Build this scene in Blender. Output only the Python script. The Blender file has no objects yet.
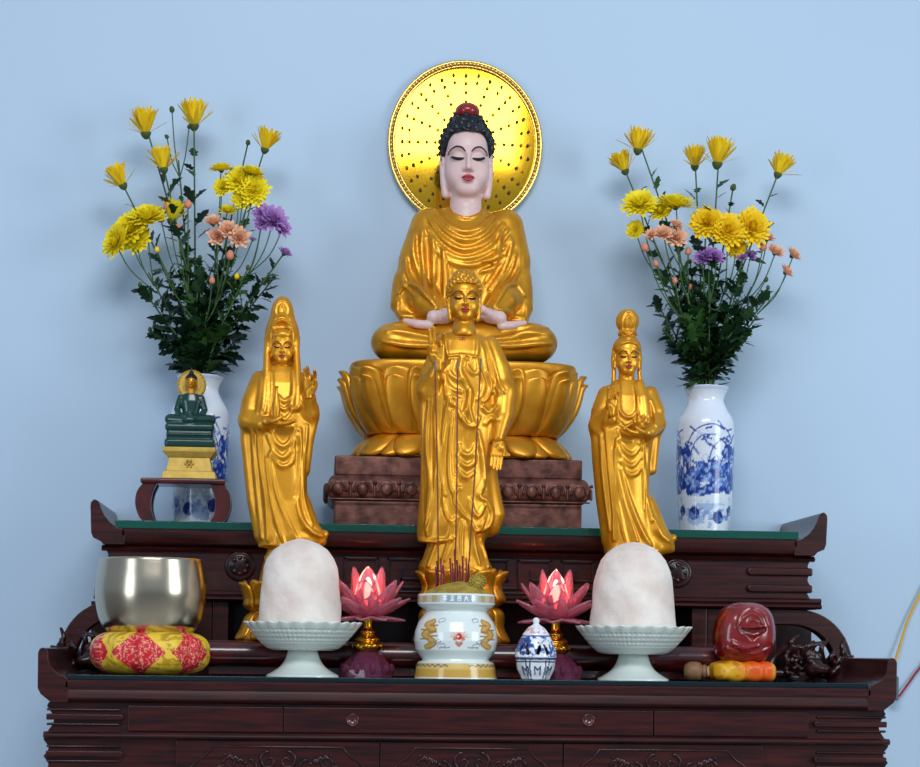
import bpy, math, random
import numpy as np
from mathutils import Vector, Matrix
PI = math.pi
rnd = random.Random(7)
SC = bpy.context.scene
COL = SC.collection

# ------------------------------------------------------------------ camera
FPX, HZ = 1900.0, 655.0
YAW, ROLL = 0.075, 0.0122
CAM = Vector((-0.303, -3.8, 1.156))
_f = Vector((math.sin(YAW), math.cos(YAW), 0))
_r0 = Vector((math.cos(YAW), -math.sin(YAW), 0))
_u0 = Vector((0, 0, 1))
_r = _r0 * math.cos(ROLL) + _u0 * math.sin(ROLL)
_u = _u0 * math.cos(ROLL) - _r0 * math.sin(ROLL)
cd = bpy.data.cameras.new('camera')
cam = bpy.data.objects.new('camera', cd)
COL.objects.link(cam)
M3 = Matrix((_r, _u, -_f)).transposed()
cam.matrix_world = Matrix.Translation(CAM) @ M3.to_4x4()
cd.sensor_width = 36.0
cd.lens = 36.0 * FPX / 920.0
cd.shift_y = (HZ - 383.5) / 920.0
cd.clip_start = 0.05
SC.camera = cam

def at(px, py, Y):
    d = _r * ((px - 460) / FPX) + _u * ((HZ - py) / FPX) + _f
    return CAM + d * ((Y - CAM.y) / d.y)

def mpp(Y):
    return (Y + 3.8) / FPX

# ------------------------------------------------------------------ objects
def tag(o, label=None, cat=None, group=None, kind=None):
    if label: o['label'] = label
    if cat: o['category'] = cat
    if group: o['group'] = group
    if kind: o['kind'] = kind
    return o

def thing(name, label, cat, loc=(0, 0, 0), rz=0.0, group=None):
    o = bpy.data.objects.new(name, None)
    o.empty_display_size = 0.05
    COL.objects.link(o)
    o.location = loc
    o.rotation_euler = (0, 0, rz)
    return tag(o, label, cat, group)

def link_mesh(name, me, mat, parent=None, loc=None, rot=None, scale=None):
    o = bpy.data.objects.new(name, me)
    COL.objects.link(o)
    if mat is not None and len(me.materials) == 0: me.materials.append(mat)
    if parent is not None: o.parent = parent
    if loc is not None: o.location = loc
    if rot is not None: o.rotation_euler = rot
    if scale is not None: o.scale = scale
    return o

class MB:
    """collects vertices and faces for one mesh"""
    def __init__(s): s.v = []; s.f = []
    def add(s, v, f):
        n = len(s.v); s.v += [tuple(p) for p in v]; s.f += [tuple(i + n for i in q) for q in f]
        return s
    def box(s, x0, x1, y0, y1, z0, z1):
        return s.add([(x0,y0,z0),(x1,y0,z0),(x1,y1,z0),(x0,y1,z0),(x0,y0,z1),(x1,y0,z1),(x1,y1,z1),(x0,y1,z1)],
              [(0,3,2,1),(4,5,6,7),(0,1,5,4),(1,2,6,5),(2,3,7,6),(3,0,4,7)])
    def prism_y(s, poly, y0, y1):      # poly: (x,z) counter-clockwise seen from the front (-y)
        n = len(poly)
        a = sum(poly[i][0]*poly[(i+1)%n][1]-poly[(i+1)%n][0]*poly[i][1] for i in range(n))
        if a < 0: poly = poly[::-1]
        v = [(x, y0, z) for x, z in poly] + [(x, y1, z) for x, z in poly]
        f = [tuple(range(n)), tuple(range(2*n-1, n-1, -1))]
        f += [(i, n+i, n+(i+1) % n, (i+1) % n) for i in range(n)]
        return s.add(v, f)
    def prism_x(s, poly, x0, x1):      # poly: (y,z)
        n = len(poly)
        a = sum(poly[i][0]*poly[(i+1)%n][1]-poly[(i+1)%n][0]*poly[i][1] for i in range(n))
        if a > 0: poly = poly[::-1]
        v = [(x0, y, z) for y, z in poly] + [(x1, y, z) for y, z in poly]
        f = [tuple(range(n)), tuple(range(2*n-1, n-1, -1))]
        f += [(i, n+i, n+(i+1) % n, (i+1) % n) for i in range(n)]
        return s.add(v, f)
    def lathe(s, prof, seg=48, sx=1.0, sy=1.0, cx=0, cy=0):
        v = []; f = []; idx = []
        for r, z in prof:
            if r < 1e-7:
                idx.append([len(v)]*seg); v.append((cx, cy, z))
            else:
                idx.append(list(range(len(v), len(v)+seg)))
                for k in range(seg):
                    a = 2*PI*k/seg
                    v.append((cx+r*math.cos(a)*sx, cy+r*math.sin(a)*sy, z))
        for i in range(len(prof)-1):
            A, B = idx[i], idx[i+1]
            for k in range(seg):
                q = [A[k], A[(k+1) % seg], B[(k+1) % seg], B[k]]
                u = []
                for t in q:
                    if t not in u: u.append(t)
                if len(u) >= 3: f.append(tuple(u))
        return s.add(v, f)
    def tube(s, pts, rad, seg=8, cap=True):
        pts = [Vector(p) for p in pts]
        n = len(pts)
        if not hasattr(rad, '__len__'): rad = [rad]*n
        ref = Vector((0.31, 0.2, 0.93)); v = []; f = []
        t0 = (pts[1]-pts[0]).normalized()
        a = t0.cross(ref)
        if a.length < 1e-3: a = t0.cross(Vector((1, 0, 0)))
        a.normalize()
        for i, p in enumerate(pts):
            t = (pts[min(i+1, n-1)]-pts[max(i-1, 0)])
            if t.length < 1e-9: t = t0
            t.normalize()
            a = a - t*a.dot(t)
            if a.length < 1e-6: a = t.orthogonal()
            a.normalize(); b = t.cross(a)
            for k in range(seg):
                w = 2*PI*k/seg
                v.append(p + (a*math.cos(w)+b*math.sin(w))*rad[i])
        for i in range(n-1):
            for k in range(seg):
                f.append((i*seg+k, i*seg+(k+1) % seg, (i+1)*seg+(k+1) % seg, (i+1)*seg+k))
        if cap:
            f.append(tuple(range(seg-1, -1, -1))); f.append(tuple(range((n-1)*seg, n*seg)))
        return s.add(v, f)
    def ball(s, c, r, seg=12, rings=8):
        rx, ry, rz = r if hasattr(r, '__len__') else (r, r, r)
        n = len(s.v)
        s.lathe([(math.sin(PI*i/rings), -math.cos(PI*i/rings)) for i in range(rings+1)], seg)
        for i in range(n, len(s.v)):
            x, y, z = s.v[i]; s.v[i] = (c[0]+x*rx, c[1]+y*ry, c[2]+z*rz)
        return s
    def build(s, name, mat, parent=None, smooth=False, bevel=0.0, bseg=2, solid=0.0, **kw):
        me = bpy.data.meshes.new(name)
        me.from_pydata(s.v, [], s.f); me.update()
        if smooth: me.shade_smooth()
        o = link_mesh(name, me, mat, parent, **kw)
        if solid:
            m = o.modifiers.new('solid', 'SOLIDIFY'); m.thickness = solid; m.offset = 0
        if bevel:
            m = o.modifiers.new('bevel', 'BEVEL'); m.width = bevel; m.segments = bseg; m.limit_method = 'ANGLE'; m.angle_limit = 0.6
            me.shade_smooth()
            w = o.modifiers.new('wn', 'WEIGHTED_NORMAL'); w.keep_sharp = False
        return o

def smooth_sharp(o, ang=0.7):
    """smooth shading with creases kept"""
    me = o.data
    me.shade_smooth()
    me.set_sharp_from_angle(angle=ang)
    return o

def cr(pts, n=6):
    """Catmull-Rom through points of any dimension"""
    P = [np.array(p, float) for p in pts]
    if len(P) == 2:
        return [P[0]+(P[1]-P[0])*t for t in np.linspace(0, 1, n+1)]
    P = [2*P[0]-P[1]] + P + [2*P[-1]-P[-2]]
    out = []
    for i in range(1, len(P)-2):
        a, b, c, d = P[i-1:i+3]
        for k in range(n):
            t = k/n
            out.append(0.5*((2*b)+(-a+c)*t+(2*a-5*b+4*c-d)*t*t+(-a+3*b-3*c+d)*t**3))
    out.append(P[-2])
    return out

# ------------------------------------------------------------------ materials
def _mat(name):
    m = bpy.data.materials.new(name); m.use_nodes = True
    nt = m.node_tree
    b = nt.nodes['Principled BSDF']
    return m, nt, b

def lin(c):
    return tuple(((x/255.0)/12.92 if x/255.0 <= 0.04045 else ((x/255.0+0.055)/1.055)**2.4) for x in c)

def mat(name, rgb, rough=0.5, metal=0.0, coat=0.0, noise=0.0, nscale=20.0, bump=0.0, bscale=60.0, trans=0.0, ior=1.45,
        emit=None, estr=0.0, attr=None, sss=0.0, rgb2=None, stretch=(1, 1, 1), coat_rough=0.08, spec=None, alpha=None):
    m, nt, b = _mat(name)
    c = lin(rgb)
    b.inputs['Base Color'].default_value = (*c, 1)
    b.inputs['Roughness'].default_value = rough
    b.inputs['Metallic'].default_value = metal
    b.inputs['Coat Weight'].default_value = coat
    b.inputs['Coat Roughness'].default_value = coat_rough
    b.inputs['Transmission Weight'].default_value = trans
    b.inputs['IOR'].default_value = ior
    if alpha is not None: b.inputs['Alpha'].default_value = alpha
    if spec is not None: b.inputs['Specular IOR Level'].default_value = spec
    if sss:
        b.inputs['Subsurface Weight'].default_value = sss
        b.inputs['Subsurface Radius'].default_value = (0.02, 0.015, 0.01)
        b.inputs['Subsurface Scale'].default_value = 0.5
    if emit:
        b.inputs['Emission Color'].default_value = (*lin(emit), 1)
        b.inputs['Emission Strength'].default_value = estr
    L = nt.links
    tc = nt.nodes.new('ShaderNodeTexCoord')
    mp = nt.nodes.new('ShaderNodeMapping'); mp.inputs['Scale'].default_value = stretch
    L.new(tc.outputs['Object'], mp.inputs['Vector'])
    if attr:
        a = nt.nodes.new('ShaderNodeAttribute'); a.attribute_name = attr
        L.new(a.outputs['Color'], b.inputs['Base Color'])
    elif noise > 0:
        n = nt.nodes.new('ShaderNodeTexNoise'); n.inputs['Scale'].default_value = nscale; n.inputs['Detail'].default_value = 5
        L.new(mp.outputs[0], n.inputs['Vector'])
        r = nt.nodes.new('ShaderNodeValToRGB')
        c2 = lin(rgb2) if rgb2 else tuple(x*(1-noise) for x in c)
        r.color_ramp.elements[0].position = 0.35; r.color_ramp.elements[0].color = (*c2, 1)
        r.color_ramp.elements[1].position = 0.65; r.color_ramp.elements[1].color = (*c, 1)
        L.new(n.outputs[0], r.inputs[0]); L.new(r.outputs[0], b.inputs['Base Color'])
    if bump > 0:
        n = nt.nodes.new('ShaderNodeTexNoise'); n.inputs['Scale'].default_value = bscale; n.inputs['Detail'].default_value = 3
        L.new(mp.outputs[0], n.inputs['Vector'])
        bp = nt.nodes.new('ShaderNodeBump'); bp.inputs['Strength'].default_value = bump; bp.inputs['Distance'].default_value = 0.002
        L.new(n.outputs[0], bp.inputs['Height']); L.new(bp.outputs[0], b.inputs['Normal'])
    return m

M_wall = mat('painted_wall', (186, 209, 230), rough=0.75, noise=0.02, nscale=1.5, bump=0.05, bscale=120)
M_floor = mat('floor_tile', (170, 165, 158), rough=0.35, noise=0.1, nscale=3)
M_wood = mat('lacquered_rosewood', (66, 20, 17), rough=0.34, coat=0.25, spec=0.35, noise=0.5, nscale=9, stretch=(1, 6, 14), rgb2=(34, 10, 10), coat_rough=0.16, bump=0.03, bscale=30)
M_wood2 = mat('lacquered_rosewood_carving', (56, 18, 15), rough=0.3, coat=0.3, spec=0.35, noise=0.4, nscale=30, rgb2=(22, 10, 12), coat_rough=0.15)
M_redwood = mat('red_lacquer', (92, 18, 14), rough=0.28, coat=0.7, noise=0.4, nscale=20, rgb2=(52, 10, 10))
M_glass = mat('green_glass', (34, 116, 98), rough=0.06, trans=0.55, ior=1.5, spec=0.6)
M_glassd = mat('dark_tinted_glass', (14, 40, 46), rough=0.06, trans=0.3, ior=1.5, spec=0.6)
M_gold = mat('gold_paint', (228, 160, 32), rough=0.38, metal=0.66, coat=0.25, coat_rough=0.28, noise=0.15, nscale=25, rgb2=(210, 142, 20), bump=0.05, bscale=250)
M_gold_pale = mat('pale_gold_paint', (214, 178, 84), rough=0.5, metal=0.35, noise=0.2, nscale=60, bump=0.15, bscale=200)
M_gold_mirror = mat('mirror_gold', (255, 214, 20), rough=0.10, metal=1.0, attr='Col')
M_rim = mat('gold_rim', (238, 200, 110), rough=0.25, metal=0.9)
M_brass = mat('polished_brass', (226, 170, 50), rough=0.18, metal=1.0)
M_bowl = mat('satin_brass', (200, 188, 164), rough=0.22, metal=1.0, bump=0.02, bscale=80, stretch=(1, 1, 20))
M_skin = mat('painted_skin', (222, 190, 186), rough=0.38, sss=0.05)
M_black = mat('black_hair', (18, 20, 26), rough=0.35)
M_ink = mat('black_paint', (20, 16, 16), rough=0.5)
M_red = mat('red_paint', (186, 52, 70), rough=0.4)
M_redjewel = mat('red_jewel', (140, 18, 20), rough=0.3, coat=0.5)
M_white = mat('white_dot', (245, 245, 250), rough=0.3)
M_bronze = mat('copper_brown_plaster', (140, 92, 78), rough=0.42, metal=0.35, noise=0.45, nscale=35, rgb2=(82, 48, 42), bump=0.4, bscale=90)
M_emerald = mat('dark_green_jade', (12, 62, 56), rough=0.25, coat=0.4)
M_porc = mat('celadon_porcelain', (212, 222, 214), rough=0.22, coat=0.5)
M_porc_attr = mat('painted_porcelain', (230, 235, 240), rough=0.2, coat=0.5, attr='Col')
M_salt = mat('pressed_white_block', (240, 230, 220), rough=0.8, noise=0.3, nscale=14, rgb2=(220, 202, 190), bump=1.0, bscale=70, sss=0.1)
M_stick = mat('incense_red_stick', (120, 20, 52), rough=0.6)
M_stick2 = mat('incense_brown_stick', (120, 66, 40), rough=0.7)
M_ash = mat('incense_ash', (176, 152, 60), rough=0.85, noise=0.4, nscale=60, rgb2=(140, 116, 40), bump=0.5, bscale=150)
M_cloth_attr = mat('brocade', (200, 40, 50), rough=0.45, attr='Col', bump=0.3, bscale=150)
M_orange = mat('orange_satin', (238, 96, 22), rough=0.35, attr='Col')
M_mallet = mat('turned_brown_wood', (138, 98, 66), rough=0.5, noise=0.3, nscale=30)
M_mallet2 = mat('pale_end_grain', (196, 152, 112), rough=0.5)
M_hole = mat('dark_cavity', (10, 6, 6), rough=0.9)
M_yellowcable = mat('yellow_cable', (226, 170, 30), rough=0.5)
M_redcable = mat('red_cable', (160, 24, 44), rough=0.5)
M_greycable = mat('grey_plastic', (90, 104, 112), rough=0.5)
M_leaf = mat('chrysanthemum_leaf', (34, 70, 34), rough=0.5, noise=0.5, nscale=40, rgb2=(18, 44, 26))
M_leaf2 = mat('young_leaf', (58, 98, 40), rough=0.5, noise=0.4, nscale=40, rgb2=(36, 70, 30))
M_stem = mat('green_stem', (60, 92, 46), rough=0.5)
M_yel = mat('yellow_petal', (255, 224, 30), rough=0.6, noise=0.25, nscale=60, rgb2=(248, 200, 12), sss=0.08)
M_yel2 = mat('lemon_petal', (255, 240, 40), rough=0.6, noise=0.25, nscale=60, rgb2=(246, 220, 14), sss=0.08)
M_peach = mat('peach_petal', (250, 208, 174), rough=0.6, noise=0.3, nscale=80, rgb2=(238, 172, 136), sss=0.08)
M_purple = mat('mauve_petal', (194, 150, 210), rough=0.6, noise=0.3, nscale=80, rgb2=(168, 118, 192), sss=0.08)
M_bud = mat('coral_bud', (214, 138, 110), rough=0.6)
M_calyx = mat('calyx_green', (66, 84, 34), rough=0.6)
M_pink = mat('pink_crystal', (255, 168, 188), rough=0.10, trans=0.74, ior=1.35)
M_mag = mat('magenta_glass', (170, 80, 120), rough=0.08, trans=0.75, ior=1.45)
M_bulb = mat('lamp_bulb', (255, 220, 180), rough=0.4, emit=(255, 190, 130), estr=26.0)
M_gold_eye = M_ink

def set_col(me, rgb):
    """rgb: (n,3) sRGB 0..255 array -> point colour attribute 'Col'"""
    a = me.color_attributes.new('Col', 'FLOAT_COLOR', 'POINT')
    c = np.clip(np.asarray(rgb, float)/255.0, 0, 1)
    l = np.where(c <= 0.04045, c/12.92, ((c+0.055)/1.055)**2.4)
    out = np.ones((len(l), 4), np.float32); out[:, :3] = l
    a.data.foreach_set('color', out.ravel())

def verts_np(me):
    a = np.empty(len(me.vertices)*3, np.float32); me.vertices.foreach_get('co', a)
    return a.reshape(-1, 3).astype(float)

def seg_d(px, py, pts):
    """distance of points to a 2-d polyline"""
    d = np.full(px.shape, 1e9)
    for (ax, ay), (bx, by) in zip(pts[:-1], pts[1:]):
        vx, vy = bx-ax, by-ay
        t = np.clip(((px-ax)*vx+(py-ay)*vy)/(vx*vx+vy*vy+1e-12), 0, 1)
        d = np.minimum(d, np.hypot(px-ax-t*vx, py-ay-t*vy))
    return d

def vnoise(x, y, s=1.0, seed=0, octv=3):
    """cheap smooth noise in numpy"""
    out = np.zeros_like(np.asarray(x, float)); amp = 1; tot = 0
    for o in range(octv):
        X = x*s*2**o; Y = y*s*2**o
        xi = np.floor(X).astype(np.int64); yi = np.floor(Y).astype(np.int64)
        fx = X-xi; fy = Y-yi; fx = fx*fx*(3-2*fx); fy = fy*fy*(3-2*fy)
        def h(a, b):
            n = (a*374761393+b*668265263+(seed+o)*1442695041) & 0x7fffffff
            n = ((n ^ (n >> 13))*1274126177) & 0x7fffffff
            return ((n ^ (n >> 16)) & 0xffff)/65535.0
        v = (h(xi, yi)*(1-fx)+h(xi+1, yi)*fx)*(1-fy)+(h(xi, yi+1)*(1-fx)+h(xi+1, yi+1)*fx)*fy
        out += v*amp; tot += amp; amp *= 0.5
    return out/tot

# ------------------------------------------------------------------ sculpting field
class Field:
    """signed distance grid; y is depth, negative towards the viewer"""
    def __init__(s, lo, hi, h):
        s.h = h; s.lo = np.array(lo, float)
        s.n = [int(math.ceil((hi[i]-lo[i])/h))+1 for i in range(3)]
        s.ax = [s.lo[i]+h*np.arange(s.n[i]) for i in range(3)]
        s.F = np.full(s.n, 50.0, np.float32)
    def _sl(s, lo, hi):
        out = []
        for i in range(3):
            a = int(max(0, math.floor((lo[i]-s.lo[i])/s.h))); b = int(min(s.n[i], math.ceil((hi[i]-s.lo[i])/s.h)+1))
            if b <= a: return None
            out.append(slice(a, b))
        return tuple(out)
    def op(s, fn, lo, hi, k=0.0, sub=False):
        m = max(k, s.h*1.5)+s.h*1.5
        sl = s._sl([a-m for a in lo], [a+m for a in hi])
        if sl is None: return s
        X = s.ax[0][sl[0]][:, None, None].astype(np.float32); Y = s.ax[1][sl[1]][None, :, None].astype(np.float32); Z = s.ax[2][sl[2]][None, None, :].astype(np.float32)
        d = fn(X, Y, Z); F = s.F[sl]
        if sub:
            d = -d
            if k > 0:
                q = np.maximum(k-np.abs(F-d), 0)/k
                s.F[sl] = np.maximum(F, d)+q*q*k*0.25
            else: s.F[sl] = np.maximum(F, d)
        else:
            if k > 0:
                q = np.maximum(k-np.abs(F-d), 0)/k
                s.F[sl] = np.minimum(F, d)-q*q*k*0.25
            else: s.F[sl] = np.minimum(F, d)
        return s
    def ell(s, c, r, k=0.0, sub=False, rz=0.0, rx=0.0, ry=0.0):
        c = np.array(c, float); r = np.array(r, float)
        R = np.array(Matrix.Rotation(rz, 3, 'Z') @ Matrix.Rotation(ry, 3, 'Y') @ Matrix.Rotation(rx, 3, 'X'))
        e = np.sqrt(((R*r[None, :])**2).sum(1))
        def fn(X, Y, Z):
            x = X-c[0]; y = Y-c[1]; z = Z-c[2]
            u = (R[0, 0]*x+R[1, 0]*y+R[2, 0]*z)/r[0]; v = (R[0, 1]*x+R[1, 1]*y+R[2, 1]*z)/r[1]; w = (R[0, 2]*x+R[1, 2]*y+R[2, 2]*z)/r[2]
            k0 = np.sqrt(u*u+v*v+w*w)+1e-6
            k1 = np.sqrt((u/r[0])**2+(v/r[1])**2+(w/r[2])**2)+1e-6
            return k0*(k0-1)/k1
        return s.op(fn, c-e, c+e, k, sub)
    def cap(s, a, b, ra, rb=None, k=0.0, sub=False):
        rb = ra if rb is None else rb
        a = np.array(a, float); b = np.array(b, float); v = b-a; vv = float(v@v)+1e-9
        def fn(X, Y, Z):
            x = X-a[0]; y = Y-a[1]; z = Z-a[2]
            t = np.clip((x*v[0]+y*v[1]+z*v[2])/vv, 0, 1)
            return np.sqrt((x-t*v[0])**2+(y-t*v[1])**2+(z-t*v[2])**2)-(ra+(rb-ra)*t)
        R = max(ra, rb)
        return s.op(fn, np.minimum(a, b)-R, np.maximum(a, b)+R, k, sub)
    def line(s, pts, rad, k=0.0, sub=False):
        """poly-capsule as one primitive (its own union first, then one blend)"""
        P = [np.array(p, float) for p in pts]; n = len(P)
        if not hasattr(rad, '__len__'): rad = [rad]*n
        def fn(X, Y, Z):
            d = None
            for i in range(n-1):
                a = P[i]; v = P[i+1]-a; vv = float(v@v)+1e-9
                x = X-a[0]; y = Y-a[1]; z = Z-a[2]
                t = np.clip((x*v[0]+y*v[1]+z*v[2])/vv, 0, 1)
                e = np.sqrt((x-t*v[0])**2+(y-t*v[1])**2+(z-t*v[2])**2)-(rad[i]+(rad[i+1]-rad[i])*t)
                d = e if d is None else np.minimum(d, e)
            return d
        A = np.array(P); R = max(rad)
        return s.op(fn, A.min(0)-R, A.max(0)+R, k, sub)
    def box(s, c, b, r=0.0, k=0.0, sub=False):
        c = np.array(c, float); b = np.array(b, float)
        def fn(X, Y, Z):
            x = np.abs(X-c[0])-b[0]+r; y = np.abs(Y-c[1])-b[1]+r; z = np.abs(Z-c[2])-b[2]+r
            return np.sqrt(np.maximum(x, 0)**2+np.maximum(y, 0)**2+np.maximum(z, 0)**2)+np.minimum(np.maximum(np.maximum(x, y), z), 0)-r
        return s.op(fn, c-b, c+b, k, sub)
    def loft(s, secs, k=0.0, pw=2.3, cy=0.0):
        """secs: (z, xl, xr, front, back[, cy]) sorted by rising z"""
        S = np.array(sorted(secs), float)
        zz = S[:, 0]
        def fn(X, Y, Z):
            z = np.clip(Z, zz[0], zz[-1])
            xl = np.interp(z, zz, S[:, 1]); xr = np.interp(z, zz, S[:, 2]); fr = np.interp(z, zz, S[:, 3]); bk = np.interp(z, zz, S[:, 4])
            cx = (xl+xr)/2; w = np.maximum((xr-xl)/2, 0.5)
            y = Y-cy
            d = np.where(y < 0, fr, bk)
            q = (np.abs((X-cx)/w)**pw+np.abs(y/d)**pw)**(1/pw)
            g = (q-1)*np.minimum(w, d)
            e = np.maximum(zz[0]-Z, Z-zz[-1])
            return np.where(e > 0, np.sqrt(np.maximum(g, 0)**2+e*e), np.maximum(g, e*0.8)).astype(np.float32)
        lo = [S[:, 1].min(), cy-S[:, 3].max(), zz[0]]; hi = [S[:, 2].max(), cy+S[:, 4].max(), zz[-1]]
        return s.op(fn, lo, hi, k)
    def front(s, x, z, ymax=None):
        """y of the first surface seen from the front at (x,z)"""
        i = (x-s.lo[0])/s.h; j = (z-s.lo[2])/s.h
        i = min(max(i, 0), s.n[0]-1.001); j = min(max(j, 0), s.n[2]-1.001)
        a, b = int(i), int(j); fx, fz = i-a, j-b
        c = (s.F[a, :, b]*(1-fx)+s.F[a+1, :, b]*fx)*(1-fz)+(s.F[a, :, b+1]*(1-fx)+s.F[a+1, :, b+1]*fx)*fz
        w = np.nonzero(c < 0)[0]
        if len(w) == 0: return None
        q = w[0]
        if q == 0: return s.ax[1][0]
        t = c[q-1]/(c[q-1]-c[q]+1e-9)
        return s.ax[1][q-1]+t*s.h
    def drape(s, pts, r, off=0.0, k=None, sub=False, n=5, taper=True):
        """a fold following the front surface along (x,z) points; off pushes it out (negative) or in"""
        P = cr(pts, n); Q = []; last = None
        for p in P:
            y = s.front(p[0], p[1])
            if y is None: y = last
            if y is None: continue
            last = y; Q.append((p[0], y+off, p[1]))
        if len(Q) < 2: return s
        Q = np.array(Q)
        ys = Q[:, 1].copy()                         # light smoothing of depth
        for _ in range(2): ys[1:-1] = (ys[:-2]+ys[1:-1]*2+ys[2:])/4
        Q[:, 1] = ys
        m = len(Q); R = [r*(0.45+0.55*math.sin(PI*min(1, max(0, (i+0.6)/(m+0.2))))) if taper else r for i in range(m)]
        return s.line(Q, R, k=r*1.3 if k is None else k, sub=sub)
    def mesh(s, name, scale=1.0, smooth_it=1):
        F = s.F; nx, ny, nz = F.shape
        F[0] = F[-1] = 1; F[:, 0] = F[:, -1] = 1; F[:, :, 0] = F[:, :, -1] = 1
        I = F < 0
        cnt = np.zeros((nx-1, ny-1, nz-1), np.int8)
        for dx in (0, 1):
            for dy in (0, 1):
                for dz in (0, 1):
                    cnt += I[dx:nx-1+dx, dy:ny-1+dy, dz:nz-1+dz]
        act = (cnt > 0) & (cnt < 8)
        ix, iy, iz = np.nonzero(act)
        nid = np.full(act.shape, -1, np.int64); nid[ix, iy, iz] = np.arange(len(ix))
        cv = {}
        for dx in (0, 1):
            for dy in (0, 1):
                for dz in (0, 1):
                    cv[dx, dy, dz] = F[ix+dx, iy+dy, iz+dz]
        acc = np.zeros((len(ix), 3)); num = np.zeros(len(ix))
        C = list(cv)
        for a in C:
            for ax_ in range(3):
                if a[ax_] == 0:
                    b = list(a); b[ax_] = 1; b = tuple(b)
                    fa, fb = cv[a], cv[b]
                    mk = (fa < 0) != (fb < 0)
                    t = np.where(mk, fa/(fa-fb+1e-12), 0)
                    p = np.array(a, float)[None, :].repeat(len(ix), 0); p[:, ax_] += t
                    acc += p*mk[:, None]; num += mk
        V = acc/np.maximum(num, 1)[:, None]+np.stack([ix, iy, iz], 1)
        quads = []
        for ax_ in range(3):
            o1, o2 = (ax_+1) % 3, (ax_+2) % 3
            slA = [slice(None)]*3; slB = [slice(None)]*3
            slA[ax_] = slice(0, -1); slB[ax_] = slice(1, None)
            A = I[tuple(slA)]; B = I[tuple(slB)]
            e = np.stack(np.nonzero(A != B), 1)
            ok = (e[:, o1] > 0) & (e[:, o2] > 0) & (e[:, o1] < F.shape[o1]-1) & (e[:, o2] < F.shape[o2]-1)
            e = e[ok]
            ins = A[e[:, 0], e[:, 1], e[:, 2]]
            def g(d1, d2):
                q = e.copy(); q[:, o1] -= d1; q[:, o2] -= d2
                return nid[q[:, 0], q[:, 1], q[:, 2]]
            a, b, c, d = g(1, 1), g(0, 1), g(0, 0), g(1, 0)
            Q = np.stack([a, b, c, d], 1); Q[~ins] = Q[~ins][:, ::-1]
            quads.append(Q)
        Q = np.concatenate(quads); Q = Q[(Q >= 0).all(1)]
        for _ in range(smooth_it):                 # light laplacian pass
            nb = np.zeros_like(V); c = np.zeros(len(V))
            for i in range(4):
                a = Q[:, i]; b = Q[:, (i+1) % 4]
                for dst, src in ((a, b), (b, a)):
                    for d in range(3): nb[:, d] += np.bincount(dst, V[src, d], len(V))
                    c += np.bincount(dst, minlength=len(V))
            V = V*0.5+nb/np.maximum(c, 1)[:, None]*0.5
        V = (V*s.h+s.lo[None, :])*scale
        me = bpy.data.meshes.new(name)
        me.vertices.add(len(V)); me.vertices.foreach_set('co', V.astype(np.float32).ravel())
        me.loops.add(len(Q)*4); me.loops.foreach_set('vertex_index', Q.astype(np.int32).ravel())
        me.polygons.add(len(Q))
        me.polygons.foreach_set('loop_start', np.arange(0, len(Q)*4, 4, dtype=np.int32))
        me.polygons.foreach_set('loop_total', np.full(len(Q), 4, np.int32))
        me.update(calc_edges=True); me.validate()
        me.shade_smooth()
        return me

def ribbon(fld, pts, widths, scale, name, mat_, parent, eps=0.12, nrow=3, n=6):
    eps = max(eps, 0.12)
    """painted stroke lying on a sculpted surface; widths in field units"""
    P = cr([(*p, w) for p, w in zip(pts, widths)], n)
    V = []; F = []
    for i, p in enumerate(P):
        a = P[max(i-1, 0)]; b = P[min(i+1, len(P)-1)]
        t = np.array([b[0]-a[0], b[1]-a[1]]); t /= np.linalg.norm(t)+1e-9
        nn = np.array([-t[1], t[0]])
        for j in range(nrow):
            u = (j/(nrow-1)-0.5)*max(p[2], 0.02)
            x, z = p[0]+nn[0]*u, p[1]+nn[1]*u
            y = fld.front(x, z)
            if y is None: y = V[-1][1]/scale+eps if V else 0
            V.append((x*scale, (y-eps)*scale, z*scale))
    for i in range(len(P)-1):
        for j in range(nrow-1):
            q = i*nrow+j
            F.append((q, q+nrow, q+nrow+1, q+1))
    m = MB(); m.add(V, F)
    o = m.build(name, mat_, parent, smooth=True)
    md = o.modifiers.new('solid', 'SOLIDIFY'); md.thickness = eps*scale*1.5; md.offset = 0
    return o
# ------------------------------------------------------------------ placing helpers
def proj(p):
    d = Vector(p)-CAM
    w = d.dot(_f)
    return 460+FPX*d.dot(_r)/w, HZ-FPX*d.dot(_u)/w

class Spot:
    """anchor of a thing: photo column px at depth Y standing on height z; gives local units of one photo pixel"""
    def __init__(s, px, Y, z, py=600):
        for _ in range(4):
            X = at(px, py, Y).x; _, py = proj((X, Y, z))
        s.X, s.Y, s.z = X, Y, z
        s.cx, s.by, s.s = px, py, mpp(Y)
    @property
    def loc(s): return (s.X, s.Y, s.z)
    yf = 0.0
    def l(s, px, py, d=None):   # photo pixel -> local (x, z) in pixel units on the plane d units off the anchor
        p = at(px, py, s.Y+(s.yf if d is None else d)*s.s)
        return ((p.x-s.X)/s.s, (p.z-s.z)/s.s)
    def L(s, pts): return [s.l(*p) for p in pts]

ZT = 1.108          # lower glass top
ZB = 1.098          # lower board top
ZG = 1.4425         # upper glass top
ZP = 1.181          # inner platform top
YW = 0.76           # wall

# ------------------------------------------------------------------ room
w = MB().box(-3.0, 3.0, YW, YW+0.12, 0, 4.4).build('wall_back', M_wall); tag(w, kind='structure')
fl = MB().box(-3.0, 3.0, -5.5, YW, -0.1, 0).build('floor', M_floor); tag(fl, kind='structure')

# ------------------------------------------------------------------ lower altar table
def ear_poly(u0, sgn, k, zb, pts, yb):
    return [(u0+sgn*u*k, zb+(yb-y)*k) for u, y in pts]

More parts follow.
